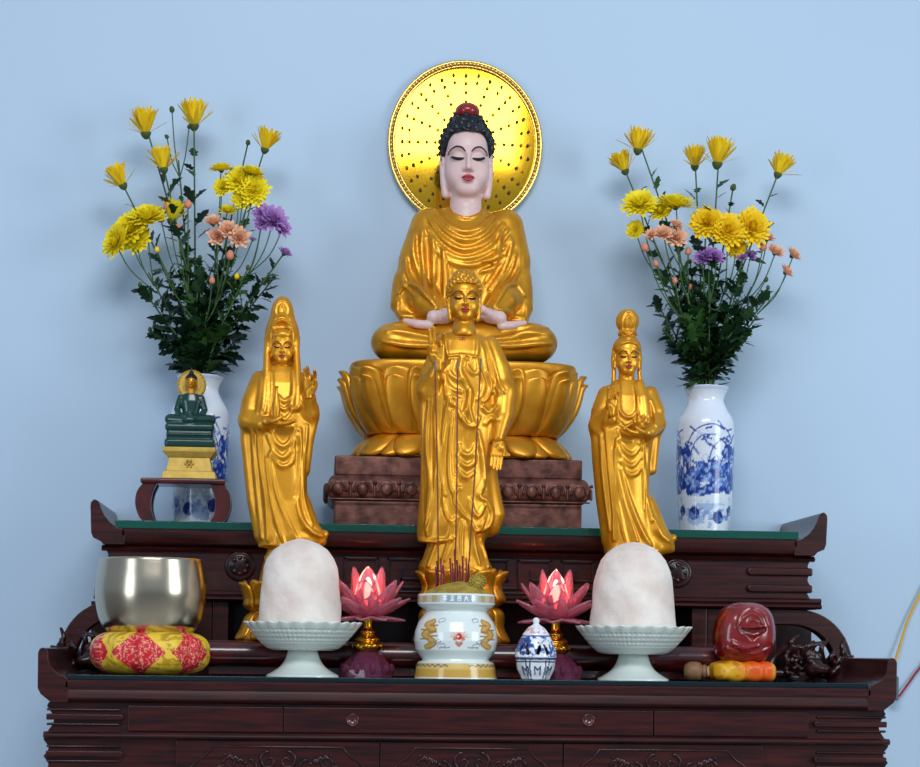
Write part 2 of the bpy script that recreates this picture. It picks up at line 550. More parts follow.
def scroll(m, c, r, y, turns=1.3, a0=0.0, sgn=1, t=0.003, steps=22):
    pts = []
    for i in range(steps+1):
        f = i/steps; a = a0+sgn*turns*2*PI*f; q = r*(1-0.85*f)
        pts.append((c[0]+q*math.cos(a), y, c[1]+q*math.sin(a)))
    m.tube(pts, [t*(1.0-0.4*i/steps) for i in range(steps+1)], 6)

def leaf_relief(m, a, b, wd, y):
    a = np.array(a); b = np.array(b); d = b-a; n = np.array([-d[1], d[0]])/np.linalg.norm(d)
    for k in range(5):
        f = k/4
        p = a+d*f
        m.ball((p[0], y, p[1]), (wd*math.sin(PI*(0.15+0.75*f))+0.001, 0.003, wd*0.9*math.sin(PI*(0.15+0.75*f))+0.001), 8, 6)

_a, _b = at(37.5, 680, 0).x, at(897, 680, 0).x
XT = (_a+_b)/2
tb = thing('altar_table', 'long dark rosewood altar table with upturned ends and carved drawers', 'altar table', (XT, 0, 0))
HW = (_b-_a)/2
EARP = [(13,706),(3,698),(0,692),(0,657.5),(1.5,653.5),(4.5,652),(8,653),(10,656.5),(10.2,664),(13,671),(18.5,676.5),(26,680),(30,683),(30,706)]
for sg in (-1, 1):
    m = MB(); m.prism_y([(sg*(HW-u*0.002), 1.053+(706-y)*0.002) for u, y in EARP], 0.0, 0.74)
    smooth_sharp(m.build('upturned_end', M_wood, tb, bevel=0.0015), 0.6)
m = MB()
prof = [(0.0,1.062),(0.004,1.057),(0.012,1.053),(0.74,1.053),(0.74,1.098),(0.004,1.098),(0.0,1.094),(0.0,1.083),(0.003,1.078),(0.001,1.070)]
m.prism_x(prof, -HW+0.055, HW-0.055)
smooth_sharp(m.build('top_board', M_wood, tb), 0.5)
# recess, drawer band, moulding, panels
def wavy(hw, z0, z1, amp, n):
    out = []
    for i in range(n*8+1):
        f = i/(n*8); out.append((hw-amp*(0.5-0.5*math.cos(2*PI*n*f))**0.6, z1+(z0-z1)*f))
    return out
R = [(HW-0.02, 1.053)]+wavy(HW-0.016, 0.992, 1.045, 0.014, 1)+[(HW-0.010, 0.990), (HW-0.010, 0.980)]+wavy(HW-0.010, 0.88, 0.978, 0.010, 3)+[(HW-0.02, 0.87)]
poly = R+[(-x, z) for x, z in reversed(R)]
smooth_sharp(MB().prism_y(poly, 0.022, 0.72).build('carcass', M_wood, tb), 0.6)
m = MB(); m.prism_x([(0.008,0.9945),(0.003,0.992),(0.001,0.988),(0.003,0.984),(0.010,0.982),(0.05,0.982),(0.05,0.9945)], -HW+0.012, HW-0.012)
smooth_sharp(m.build('waist_moulding', M_wood, tb), 0.9)
def tx(px, Y=0.0, py=700): return at(px, py, Y).x-XT
seams = [tx(127), tx(283.5), tx(655), tx(811)]
for i in range(3):
    a, b = seams[i]+0.0012, seams[i+1]-0.0012
    dr = MB().box(a, b, 0.012, 0.03, 0.997, 1.0475).build('drawer', M_wood, tb, bevel=0.0015)
    if i == 1:
        for hx in (352.5, 588.5):
            c = at(hx, 720, 0.012)
            h = MB(); h.lathe([(0.0135, 0.0), (0.0125, 0.0035), (0.0105, 0.004), (0.0095, 0.001), (0.0, 0.0005)], 28)
            tag(h.build('pull', M_redwood, dr, loc=(c.x-XT, 0.0125, c.z), rot=(PI/2, 0, 0), smooth=True), 'round turned drawer pull')
for sg in (-1, 1):
    for zc, lo in ((1.024, 0.005), (0.951, 0.0)):
        m = MB()
        for dz in (0.0,):
            x0, x1 = HW-0.012-0.004, HW-0.012-0.150
            n = 10
            P = [(x0, zc-0.006), (x0, zc+0.006)]+[(x1-0.006*math.sin(PI*k/n), zc+0.006*math.cos(PI*k/n)) for k in range(n+1)]
            m.prism_y([(sg*x, z) for x, z in P], 0.010, 0.024)
            P = [(x0, zc-0.017), (x0, zc-0.012), (x1+0.004, zc-0.012), (x1, zc-0.0145), (x1+0.004, zc-0.017)]
            m.prism_y([(sg*x, z) for x, z in P], 0.016, 0.024)
            P = [(x0, zc+0.012), (x0, zc+0.017), (x1+0.004, zc+0.017), (x1, zc+0.0145), (x1+0.004, zc+0.012)]
            m.prism_y([(sg*x, z) for x, z in P], 0.016, 0.024)
        m.build('reeded_bar', M_wood, tb, bevel=0.004, bseg=3)
pan = [tx(175, 0, 750), tx(380, 0, 750), tx(564, 0, 750), tx(765, 0, 750)]
for i in range(3):
    a, b = pan[i]+0.0012, pan[i+1]-0.0012; c = (a+b)/2; hw = (b-a)/2
    dp = MB().box(a, b, 0.012, 0.03, 0.80, 0.980).build('carved_panel', M_wood, tb, bevel=0.0015)
    m = MB()
    top = 0.968; e = hw*0.86
    pts = [(c-e, 0.012, 0.83), (c-e, 0.012, 0.925), (c-e+0.012, 0.012, 0.938), (c-e+0.03, 0.012, 0.950), (c-e+0.045, 0.012, top), (c, 0.012, top)]
    pts += [(2*c-x, y, z) for x, y, z in reversed(pts[:-1])]
    m.tube([tuple(p) for p in pts], 0.0028, 6)
    for sx in (-1, 1):
        scroll(m, (c+sx*0.018, 0.940), 0.020, 0.012, 1.2, PI/2, -sx, 0.0042)
        scroll(m, (c+sx*0.058, 0.925), 0.018, 0.012, 1.1, PI/2, sx, 0.0036)
        scroll(m, (c+sx*0.095, 0.935), 0.014, 0.012, 1.2, 0.0 if sx > 0 else PI, sx, 0.0032)
        leaf_relief(m, (c+sx*0.065, 0.935), (c+sx*0.105, 0.952), 0.007, 0.012)
        leaf_relief(m, (c+sx*0.11, 0.93), (c+sx*0.135, 0.915), 0.006, 0.012)
        leaf_relief(m, (c+sx*0.03, 0.92), (c+sx*0.075, 0.90), 0.008, 0.012)
    m.build('carving', M_wood2, dp, smooth=True)
for sx in (-1, 1):
    for y in (0.03, 0.64):
        x0 = sx*(HW-0.10); x1 = sx*(HW-0.02)
        MB().box(min(x0, x1), max(x0, x1), y, y+0.08, 0, 0.875).build('leg', M_wood, tb, bevel=0.004)

g = MB().box(XT-HW+0.058, XT+HW-0.058, 0.0035, 0.41, ZB+0.0004, ZT)
g.build('glass_sheet', M_glassd, bevel=0.0012)
tag(bpy.data.objects['glass_sheet'], 'long green-edged glass sheet lying on the lower table top', 'glass sheet')

# ------------------------------------------------------------------ upper tier
_a, _b = at(90, 530, 0.40).x, at(827.5, 530, 0.40).x
XC = (_a+_b)/2
rs = thing('altar_riser', 'raised upper tier of dark rosewood standing on the altar table, fret-carved with curled side brackets', 'altar shelf', (XC, 0, 0))
k = mpp(0.40)
HU = (_b-_a)/2
zb = 1.3885
EU = [(13,549.5),(10,546),(3,543),(1,538),(0,512),(0.5,508),(3.5,505),(7,506),(9,509.5),(10.5,514),(14,521),(19,527),(26,532.5),(34,534.5),(34,549.5)]
for sg in (-1, 1):
    m = MB(); m.prism_y([(sg*(HU-u*k), zb+(549.5-y)*k) for u, y in EU], 0.40, 0.755)
    smooth_sharp(m.build('upturned_end', M_wood, rs, bevel=0.0015), 0.6)
m = MB(); z1 = ZG-0.0185
m.prism_x([(0.40,z1-0.002),(0.403,z1),(0.755,z1),(0.755,zb),(0.415,zb),(0.405,zb+0.005),(0.402,zb+0.012),(0.400,zb+0.02)], -HU+0.07, HU-0.07)
smooth_sharp(m.build('top_board', M_wood, rs), 0.5)
k2 = mpp(0.425); HF = (at(815, 570, 0.425).x-at(103, 570, 0.425).x)/2
zf = 1.287
R = [(HF, zb), (HF, zb-0.008)]+[(HF-0.006-0.008*abs(math.sin(PI*3*i/24)), zb-0.008-i*(zb-0.012-zf)/24) for i in range(25)]+[(HF+0.004, zf)]
smooth_sharp(MB().prism_y(R+[(-x, z) for x, z in reversed(R)], 0.425, 0.72).build('frieze', M_wood, rs), 0.5)
m = MB(); m.prism_x([(0.418,zb-0.003),(0.414,zb-0.007),(0.417,zb-0.012),(0.426,zb-0.013),(0.426,zb)], -HF, HF)
smooth_sharp(m.build('upper_bead', M_wood, rs), 0.9)
m = MB(); HL = (at(821, 600, 0.425).x-at(96, 600, 0.425).x)/2
m.prism_x([(0.415,zf+0.006),(0.410,zf+0.002),(0.410,zf-0.003),(0.414,zf-0.006),(0.407,zf-0.010),(0.405,zf-0.014),(0.410,zf-0.018),(0.72,zf-0.018),(0.72,zf+0.006)], -HL, HL)
smooth_sharp(m.build('ledge', M_wood, rs), 0.8)
def rx(px, py=570): return at(px, py, 0.42).x-XC
def rz(px, py): return at(px, py, 0.42).z
# fret carving: key pattern of raised bars
m = MB()
def bar(x0, z0, x1, z1, t=0.0032, y=0.419):
    m.box(min(x0, x1)-t, max(x0, x1)+t, y, 0.43, min(z0, z1)-t, max(z0, z1)+t)
zt_, zb_ = rz(460, 560), rz(460, 588)
hgt = zt_-zb_
xx = rx(345)
while xx < rx(595):
    wd = hgt*1.15
    bar(xx, zb_, xx, zt_); bar(xx, zt_, xx+wd, zt_); bar(xx+wd, zt_, xx+wd, zb_+hgt*0.3); bar(xx+wd, zb_+hgt*0.3, xx+wd*0.4, zb_+hgt*0.3)
    bar(xx+wd*0.4, zb_+hgt*0.3, xx+wd*0.4, zb_+hgt*0.65); bar(xx, zb_, xx+wd*1.35, zb_)
    xx += wd*1.35
bar(rx(330), zb_-0.010, rx(612), zb_-0.010, 0.0018); bar(rx(330), zt_+0.008, rx(612), zt_+0.008, 0.0018)
m.build('fretwork', M_wood2, rs, bevel=0.0012)
for px, py in ((240, 566), (677, 573)):
    c = at(px, py, 0.425)
    md = MB(); md.lathe([(0.034, 0.0), (0.034, 0.004), (0.030, 0.008), (0.026, 0.006), (0.022, 0.0085), (0.010, 0.011), (0, 0.0115)], 40)
    for i in range(8):
        a = 2*PI*i/8; md.ball((0.017*math.cos(a), 0.017*math.sin(a), 0.009), (0.006, 0.006, 0.003), 8, 6)
    md.build('medallion', M_wood2, rs, smooth=True, loc=(c.x-XC, 0.426, c.z), rot=(PI/2, 0, 0))
for sg in (-1, 1):
    for dz in (0.036, 0.074):
        m = MB(); x0, x1 = HF-0.004, HF-0.145; zc = zb-dz; n = 10
        P = [(x0, zc-0.009), (x0, zc+0.009)]+[(x1-0.009*math.sin(PI*j/n), zc+0.009*math.cos(PI*j/n)) for j in range(n+1)]
        m.prism_y([(sg*x, z) for x, z in P], 0.417, 0.43)
        m.build('reeded_bar', M_wood, rs, bevel=0.004, bseg=3)
    # post, side panel, curled bracket
    zl = zf-0.018
    xp = rx(708, 640) if sg > 0 else -rx(212, 640)
    MB().box(min(sg*xp, sg*(xp-0.036)), max(sg*xp, sg*(xp-0.036)), 0.43, 0.70, ZB, zl).build('post', M_wood, rs, bevel=0.003)
    xq = rx(778, 640)
    MB().box(min(sg*xp, sg*xq), max(sg*xp, sg*xq), 0.435, 0.465, ZB, zl).build('side_panel', M_wood, rs, bevel=0.003)
    xo = at(855, 660, 0.425).x-XC; r_o = xo-rx(790, 640); zo = zl; r_v = zl-ZB
    n = 20; xb = xo-r_o
    out = [(xb+r_o*math.sin(PI/2*i/n)**0.8, ZB+r_v*math.cos(PI/2*i/n)**0.85) for i in range(n+1)]
    inn = [(xb+(r_o-0.036)*math.sin(PI/2*i/n)**0.9, ZB+(r_v-0.036)*math.cos(PI/2*i/n)**0.85) for i in range(n+1)]
    poly = [(xq-0.02, zl)]+out+inn[::-1]+[(xq-0.02, zl-0.036)]
    smooth_sharp(MB().prism_y([(sg*x, z) for x, z in poly], 0.425, 0.47).build('curled_bracket', M_wood, rs, bevel=0.003), 0.6)
for sg in (-1, 1):
    xq = rx(770, 640); MB().box(min(sg*xq, sg*(xo-0.055)), max(sg*xq, sg*(xo-0.055)), 0.60, 0.62, ZB, zf-0.018).build('inner_board', M_wood2, rs)
MB().box(rx(222, 640), rx(700, 640), 0.66, 0.69, ZB, zf-0.018).build('back_board', M_wood2, rs)
# platform with round nose
m = MB(); x0, x1 = rx(214, 650), rx(706, 650)
pr = [(0.44, ZB+0.012), (0.44, ZP), (0.225, ZP)]+[(0.225-0.028*math.sin(PI*i/14), ZP-0.028+0.028*math.cos(PI*i/14)) for i in range(1, 15)]+[(0.225, ZB+0.012)]
m.prism_x(pr, x0, x1)
smooth_sharp(m.build('platform', M_redwood, rs), 0.7)
# dragon carvings in the side openings
for sg in (-1, 1):
    F_ = Field((-52, -22, -2), (52, 22, 60), 1.0)
    rr = random.Random(3)
    body = [(-46, 0, 10), (-34, -4, 22), (-20, 2, 14), (-8, -4, 26), (6, 0, 18), (16, -2, 34), (30, 0, 26), (40, 0, 10)]
    P = cr(body, 4); F_.line(P, [4.2+1.5*math.sin(i*0.7) for i in range(len(P))], 2)
    F_.line(cr([(-30, 2, 4), (-12, 0, 8), (8, -4, 2), (26, 0, 8), (44, 2, 4)], 4), 4.5, 2)
    F_.ell((-6, -8, 14), (11, 8, 9), 3); F_.ell((-16, -12, 12), (8, 5, 5), 3); F_.ell((-2, -12, 20), (4, 4, 4), 2)
    for i in range(30):
        x = rr.uniform(-44, 24); z = rr.uniform(3, 30); a = rr.uniform(0.2, 2.6); L_ = rr.uniform(8, 20)
        F_.line(cr([(x, -3, z), (x+L_*0.5*math.cos(a), -7, z+L_*0.5*math.sin(a)), (x+L_*math.cos(a+0.5), -4, z+L_*math.sin(a+0.5)*0.9)], 3), [2.6, 2.8, 2.8, 2.6, 2.3, 2.0, 1.6], 1.0)
    for i in range(10):
        x = rr.uniform(-40, 40); z = rr.uniform(6, 26); F_.ell((x, -9, z), (2.6, 2.2, 2.6), 1.2)
    me = F_.mesh('dragon_carving', mpp(0.36))
    for v in me.vertices: v.co.x *= -sg
    if sg > 0: me.flip_normals()
    c = at(805 if sg > 0 else 101, 660, 0.38)
    link_mesh('dragon_carving', me, M_wood2, rs, loc=(c.x-XC, 0.375, ZT-0.001))

gb = MB().box(tx(115, 0.403, 524)+XT, tx(799, 0.403, 524)+XT, 0.403, 0.752, ZG-0.018, ZG).build('glass_sheet', M_glass, bevel=0.0015)
tag(gb, 'thick green-edged glass sheet on the upper tier under the big statue and vases', 'glass sheet')

# ------------------------------------------------------------------ cables
m = MB(); P = cr([tuple(at(1250, 520, 0.752)), tuple(at(1050, 530, 0.752)), tuple(at(960, 553, 0.752)), tuple(at(930, 577, 0.752)), tuple(at(919, 596, 0.75)), tuple(at(908, 620, 0.748)), tuple(at(900, 645, 0.742)), tuple(at(892, 672, 0.735)), tuple(at(890, 684, 0.735))], 8)
tag(m.tube(P, 0.0030, 10).build('power_cable', M_yellowcable, smooth=True), 'yellow cable rising behind the right end of the table', 'cable')
m = MB(); P = cr([tuple(at(1250, 560, 0.752)), tuple(at(1020, 590, 0.752)), tuple(at(940, 648, 0.752)), tuple(at(919, 669, 0.75)), tuple(at(908, 684, 0.748)), tuple(at(897, 698, 0.74)), tuple(at(891, 694, 0.735))], 8)
tag(m.tube(P, 0.0030, 10).build('power_cable', M_redcable, smooth=True), 'dark red cable running down behind the right end of the table', 'cable')
c = at(892, 688, 0.735)
m = MB(); m.box(-0.012, 0.012, -0.02, 0.02, -0.03, 0.03)
tag(m.build('wall_plug', M_greycable, bevel=0.006, bseg=4, loc=(c.x, 0.735, c.z)), 'small grey plastic socket cover on the wall past the table end', 'plug')
# ------------------------------------------------------------------ small things on the lower table
def lathe_px(sp, pts, cx=None):
    """profile from photo: list of (left px, right px, py) -> (r,z) metres"""
    out = []
    for a, b, y in pts:
        c = (a+b)/2; x, z = sp.l(c, y); out.append(((b-a)/2*sp.s, z*sp.s))
    return out

def spline_prof(pr, n=5): return [(max(0, p[0]), p[1]) for p in cr(pr, n)]

# bowl and cushion
sp = Spot(150, 0.125, ZT)
F_ = Field((-66, -62, -2), (66, 62, 54), 1.0)
F_.ell((0, 0, 22), (56, 53, 22), 0)
def _cush(X, Y, Z):
    a = np.arctan2(Y, X); r = np.sqrt(X*X+Y*Y)
    R = 57.5+1.2*np.cos(12*a)+0.5*np.cos(30*a)
    q = ((r/R)**3.4+(np.abs(Z-22)/23.0)**2.8)**(1/3.0)
    return ((q-1)*21).astype(np.float32)
F_.F[:] = 50; F_.op(_cush, (-62, -60, -1), (62, 60, 46))
F_.ell((0, 0, 52), (40, 40, 14), 3, sub=True)
F_.box((0, 0, -8), (80, 80, 8.0), 0, 0, sub=True)
me = F_.mesh('cushion', sp.s)
v = verts_np(me)/sp.s
a = np.arctan2(v[:, 1], v[:, 0]); z = v[:, 2]
u = ((a+PI/2)/(2*PI)*6+0.62) % 1.0
dia = np.abs(u-0.5)*2+np.abs(z-22)/24.0*0.9
n1 = vnoise(v[:, 0]+v[:, 1]*0.7, z, 0.34, 3); n2 = vnoise(v[:, 0]-v[:, 1], z, 0.28, 9)
red = np.where((np.abs(n1-0.5) < 0.045)[:, None], (236, 160, 126), (206, 24, 44))
gold = np.where((n2 > 0.58)[:, None], (186, 146, 30), (236, 196, 60))
set_col(me, np.where((dia < 0.92)[:, None], red, gold))
tag(link_mesh('cushion', me, M_cloth_attr, loc=sp.loc), 'round red and gold brocade cushion under the brass bowl', 'cushion')
zc = ZT+37.5*sp.s
sb = Spot(150.3, 0.125, zc)
pr = spline_prof([(0, 0.5), (28, 1), (42, 5), (50, 16), (54.5, 38), (54.4, 52), (52.2, 68), (51.0, 76)], 6)
inn = [(r-2.2, z) for r, z in reversed(pr) if z > 6]+[(0, 5)]
pr = [(r*sb.s, z*sb.s) for r, z in pr+[(50, 77), (48.8, 76)]+inn]
m = MB(); m.lathe(pr, 96)
tag(smooth_sharp(m.build('singing_bowl', M_bowl, loc=sb.loc), 1.0), 'satin brass singing bowl resting on the brocade cushion', 'bowl')

# pedestal plates with white domed blocks
def plate(px, label, group):
    sp = Spot(px, 0.118, ZT)
    t = thing('pedestal_dish', label, 'dish', sp.loc, 0, group)
    s = sp.s
    foot = spline_prof([(36, 0), (35.5, 1.5), (31, 4), (23, 9.5), (17.5, 17), (15, 25), (14.5, 28)], 4)
    m = MB(); m.lathe([(r*s, z*s) for r, z in [(0, 0)]+foot+[(0, 28)]], 64); smooth_sharp(m.build('foot', M_porc, t), 0.8)
    F_ = Field((-62, -62, 24), (62, 62, 58), 1.0)
    def fn(X, Y, Z):
        a = np.arctan2(Y, X); r = np.sqrt(X*X+Y*Y)
        R = np.interp(Z, [26, 28, 33, 42, 50, 54], [30, 36, 42, 50, 56, 58.5])+0.9*np.cos(26*a)*np.clip((Z-44)/10, 0, 1)
        Ri = np.interp(Z, [26, 31, 36, 44, 50, 54], [0, 0, 38, 46.5, 52.5, 55.5])+0.9*np.cos(26*a)*np.clip((Z-44)/10, 0, 1)
        # openwork lattice of small lozenge hollows on the wall
        w = np.sin(a*34+Z*0.75)*np.sin(a*34-Z*0.75)
        dent = np.where((Z > 33) & (Z < 50), np.clip(w, 0, 1)*1.6, 0)
        d = np.maximum(r-R+dent, Ri-r)
        return (np.maximum(d*0.8, np.maximum(26.0-Z, Z-(54+0.8*np.cos(26*a))))).astype(np.float32)
    F_.op(fn, (-60, -60, 26), (60, 60, 55))
    me = F_.mesh('bowl', s); tag(link_mesh('bowl', me, M_porc, t), 'pale green openwork bowl')
    return sp, 30.5*s
def block(px, sp, dz, prof, label, seed, grp):
    zc = sp.z+dz+0.0005
    b = Spot(px, sp.Y, zc)
    F_ = Field((-48, -48, -1), (48, 48, 114), 1.1)
    zz = [p[1] for p in prof]; rr_ = [p[0] for p in prof]
    def fn(X, Y, Z):
        r = np.sqrt(X*X+Y*Y); a = np.arctan2(Y, X)
        R = np.interp(Z, zz, rr_)+0.35*np.sin(5*a+seed)+0.3*np.sin(Z*0.15+seed*2+2*a)+0.2*np.sin(9*a+Z*0.2)
        return (np.maximum((r-R)*0.75, -Z)).astype(np.float32)
    F_.op(fn, (-46, -46, 0), (46, 46, 112))
    me = F_.mesh('domed_block', b.s)
    tag(link_mesh('domed_block', me, M_salt, loc=b.loc), label, 'offering block', grp)
PL = [(0, 0)]
s1, dz = plate(302.5, 'pale celadon footed dish holding the left white block', 'footed offering dishes')
prof = [(33, 0), (38, 8), (41, 22), (40.5, 36), (39.3, 54), (38, 68), (36.3, 78), (33, 87), (27, 95.5), (19, 101), (9, 105), (0.0, 107), (-6, 108)]
block(299.5, s1, dz, prof, 'tall white round-topped block on the left footed dish', 1.0, 'white offering blocks')
s2, dz = plate(633, 'pale celadon footed dish holding the right white block', 'footed offering dishes')
prof = [(33, 0), (39, 8), (43.5, 22), (42.5, 38), (40.8, 56), (39.2, 70), (37, 80), (33, 90), (27, 97.5), (19, 103.5), (9, 107.5), (0.0, 109), (-6, 110)]
block(632, s2, dz, prof, 'tall white round-topped block on the right footed dish', 2.3, 'white offering blocks')

# crystal lotus lamps
def petal_mb(m, L, W, th, tilt, r0, curl=0.0, n=8, z0=0.0, tip=1.0, cup=0.25, thick=0.0):
    """lotus petal: leaves the axis at r0, leans out by tilt (0=up, pi/2=flat); pointed tip"""
    V = []; F = []
    for i in range(n+1):
        f = i/n
        w = W*math.sin(PI*min(0.97, 0.18+0.80*f**0.85))**0.8*(1 if f < 0.98 else 0.25)
        tl = tilt+curl*f
        # integrate along the petal
        if i == 0: r, z = r0, z0
        else:
            r += L/n*math.sin(tl); z += L/n*math.cos(tl)
        for j in range(-3, 4):
            u = j/3
            x = u*w
            rr2 = r-cup*w*(1-abs(u)**1.6)*math.cos(tl)*-1; zz = z-cup*w*(1-abs(u)**1.6)*math.sin(tl)
            c, s_ = math.cos(th), math.sin(th)
            V.append((rr2*c-x*s_, rr2*s_+x*c, zz))
    for i in range(n):
        for j in range(6):
            q = i*7+j; F.append((q, q+1, q+8, q+7))
    m.add(V, F)
def lotus_lamp(px, label):
    sp = Spot(px, 0.165, ZT); s = sp.s
    t = thing('lotus_lamp', label, 'lamp', sp.loc, 0.2, 'pink crystal lotus lamps')
    m = MB()
    m.lathe([(0, 0), (27*s, 0), (27*s, 7*s), (23*s, 14*s), (16*s, 22*s), (11*s, 26*s), (0, 26*s)], 10)
    for i in range(10):
        a = 2*PI*(i+0.5)/10; m.ball((24.5*s*math.cos(a), 24.5*s*math.sin(a), 8*s), (3.5*s, 3.5*s, 6*s), 8, 6)
    tag(m.build('glass_base', M_mag, t), 'faceted magenta glass base')
    m = MB(); pr = spline_prof([(12, 26), (15, 29), (15, 32), (11, 34), (13, 37), (10.5, 40), (7, 42), (7.5, 45), (4.5, 49), (4.5, 57), (6, 59)], 4)
    m.lathe([(0, 26*s)]+[(r*s, z*s) for r, z in pr]+[(0, 59*s)], 40)
    for i in range(10):
        a = 2*PI*i/10; m.ball((14*s*math.cos(a), 14*s*math.sin(a), 31*s), 2.6*s, 8, 6)
    tag(smooth_sharp(m.build('brass_stem', M_brass, t), 0.8), 'polished brass stem')
    rings = [(6, 50, 13, 0.34, 5, 0.25, -0.22), (7, 46, 12, 0.72, 6, 0.0, -0.05), (9, 41, 10.5, 1.12, 6, 0.5, 0.0), (8, 32, 9.5, 1.62, 7, 0.4, 0.15)]
    for n, L_, W_, tilt, r0, off, curl in rings:
        for i in range(n):
            m = MB(); petal_mb(m, L_*s, W_*s, 0, tilt, r0*s, curl, 7, 0, cup=0.35)
            m.build('petal', M_pink, t, loc=(0, 0, 61*s), rot=(0, 0, 2*PI*(i+off)/n+0.1*rnd.uniform(-1, 1)), solid=1.8*s, smooth=True)
    m = MB(); m.ball((0, 0, 0), (4.2*s, 4.2*s, 14*s), 12, 10)
    tag(m.build('bulb', M_bulb, t, smooth=True, loc=(0, 0, 86*s)), 'warm glowing bulb between the petals')
lotus_lamp(367, 'glowing pink crystal lotus lamp beside the left white block')
lotus_lamp(555, 'glowing pink crystal lotus lamp behind the little blue and white censer')

# incense burner
sp = Spot(455.5, 0.105, ZT); s = sp.s
BR = [(41.5, 0), (41.3, 2), (40, 10), (38.8, 15), (37, 16.5), (34, 17.5), (33.5, 19), (36, 22), (40, 28), (42, 37), (41.5, 46), (38, 56), (33, 63), (31, 66.5), (32, 68.5), (36, 71), (38.6, 73.5), (38.9, 75), (38.9, 82.5), (38, 84), (35.5, 84)]
pr = []
for a_, b_ in zip(BR[:-1], BR[1:]):
    for f in np.linspace(0, 1, 13)[:-1]: pr.append((a_[0]+(b_[0]-a_[0])*f, a_[1]+(b_[1]-a_[1])*f))
pr = [(0, 0)]+pr+[(35.5, 84), (35, 76), (28, 66), (30, 50), (0, 48)]
bt = thing('incense_burner', 'white porcelain incense burner with gilt dragons, centre of the table', 'incense burner', sp.loc)
m = MB(); m.lathe([(r*s, z*s) for r, z in pr], 320)
o = m.build('pot', M_porc_attr, bt); smooth_sharp(o, 1.0)
v = verts_np(o.data)/s
th = np.arctan2(v[:, 0], -v[:, 1]); z = v[:, 2]; X = np.sin(th)*42
c = np.tile(np.array([222., 232., 228.]), (len(v), 1))
front = v[:, 1] < 40
def put(mask, rgb): c[mask] = rgb
# foot band: ochre with little dark fretted points
put((z > 0.5) & (z < 15.2), (214, 182, 104))
put((z > 0.5) & (z < 9), (206, 160, 66))
zg = 11.2+2.2*np.abs(((th*9/PI*2) % 1)-0.5)*2
put((z > zg-0.1) & (z < zg+1.1) & (z < 15) & (np.abs(X) > 11), (64, 84, 104))
put(z < 1.2, (236, 232, 214))
# rim band with a row of white glyph-like marks on blue-grey centre
rim = (z > 75.5) & (z < 82.5)
put(rim, (196, 186, 150)); put(rim & (np.abs((th*24) % 1-0.5) < 0.12), (150, 140, 110))
put(rim & (np.abs(X) < 20), (150, 168, 176))
def glyph(cx, strokes, col, w_, sc=1.0, cz=0.0, only=None):
    for st in strokes:
        d = seg_d(X, z, [(cx+px_*sc, cz+pz_*sc) for px_, pz_ in st])
        put((d < w_) & front if only is None else (d < w_) & front & only, col)
G = [[[(-2, 2), (2, 2)], [(0, 3), (0, -3)], [(-2, -1), (2, -1)]], [[(-2, 2.6), (2, 2.6)], [(-1.6, 0.4), (1.6, 0.4)], [(-2.2, -2.4), (2.2, -2.4)], [(0, 2.6), (0, -2.4)]],
     [[(-2, 2), (-2, -2.6), (2, -2.6), (2, 2), (-2, 2)], [(-2, 0), (2, 0)]], [[(-2.2, 1), (2.2, 1)], [(0, 3), (-2.2, -2.8)], [(0, 1), (2.2, -2.8)]]]
for i, gx in enumerate((-15, -7.5, 0, 7.5, 15)): glyph(gx, G[i % 4], (246, 248, 250), 0.55, 0.85, 79.1)
# dragons left and right, flaming pearl flower in the middle
for sg in (-1, 1):
    cx = sg*29.5
    body = [(cx-sg*2, 56), (cx+sg*3, 53), (cx-sg*4, 48), (cx+sg*4, 44), (cx-sg*1, 39), (cx-sg*5, 35), (cx+sg*2, 31)]
    d = seg_d(X, z, [tuple(p) for p in cr(body, 4)])
    put((d < 3.0) & (z > 22), (176, 132, 56)); put((d < 1.2+vnoise(X, z, 0.9, 3)) & (z > 22), (206, 164, 84))
    for q in ((cx-sg*7, 52), (cx+sg*7, 48), (cx-sg*8, 42), (cx+sg*7, 39), (cx-sg*1, 30), (cx-sg*7, 46)):
        d = seg_d(X, z, [(cx, q[1]), q]); put(d < 0.9, (170, 120, 48))
    for q in ((cx-sg*8, 36), (cx-sg*12, 32), (cx-sg*11, 57)):
        d = np.abs(seg_d(X, z, [(q[0]-2, q[1]), (q[0]+2, q[1]+0.8)])-1.6); put(d < 0.4, (140, 150, 160))
for ang in range(9):
    a_ = PI*(ang/8)
    d = seg_d(X, z, [(0, 41), (9*math.cos(a_), 41+8*math.sin(a_)*0.9)]); put(d < 0.5, (222, 178, 150))
for q in ((-4, 39), (4, 39), (-2, 35), (2, 35), (0, 33)):
    put(np.hypot(X-q[0], z-q[1]) < 2.0, (196, 128, 104))
put(np.hypot(X, z-41.5) < 3.2, (204, 40, 44))
put(np.hypot(X+1, z-41.5) < 1.1, (240, 220, 210))
put(np.abs(seg_d(X, z, [(-1.5, 47), (0, 52), (1.5, 47)])) < 0.5, (214, 170, 70))
for q in (-13, -9, 9, 13):
    put(seg_d(X, z, [(q, 31), (q*1.5, 30)]) < 0.6, (150, 160, 168))
set_col(o.data, c)
F_ = Field((-38, -38, 60), (38, 38, 100), 1.0)
F_.ell((0, 0, 80), (34, 34, 14.5), 0); F_.ell((6, 4, 82), (22, 20, 15), 6)
F_.box((0, 0, 58), (60, 60, 10), 0, 0, sub=True)
link_mesh('ash_mound', F_.mesh('ash_mound', s), M_ash, bt)
m = MB()
for i in range(3):
    for j in range(14):
        a_ = 2*PI*j/14; r = 3+i*2.4
        m.ball(((20+r*math.cos(a_))*s, -14*s, (96.5+r*math.sin(a_)*0.85)*s), 1.5*s, 6, 5)
m.ball((20*s, -12.5*s, 96.5*s), (9*s, 2*s, 8*s), 14, 8)
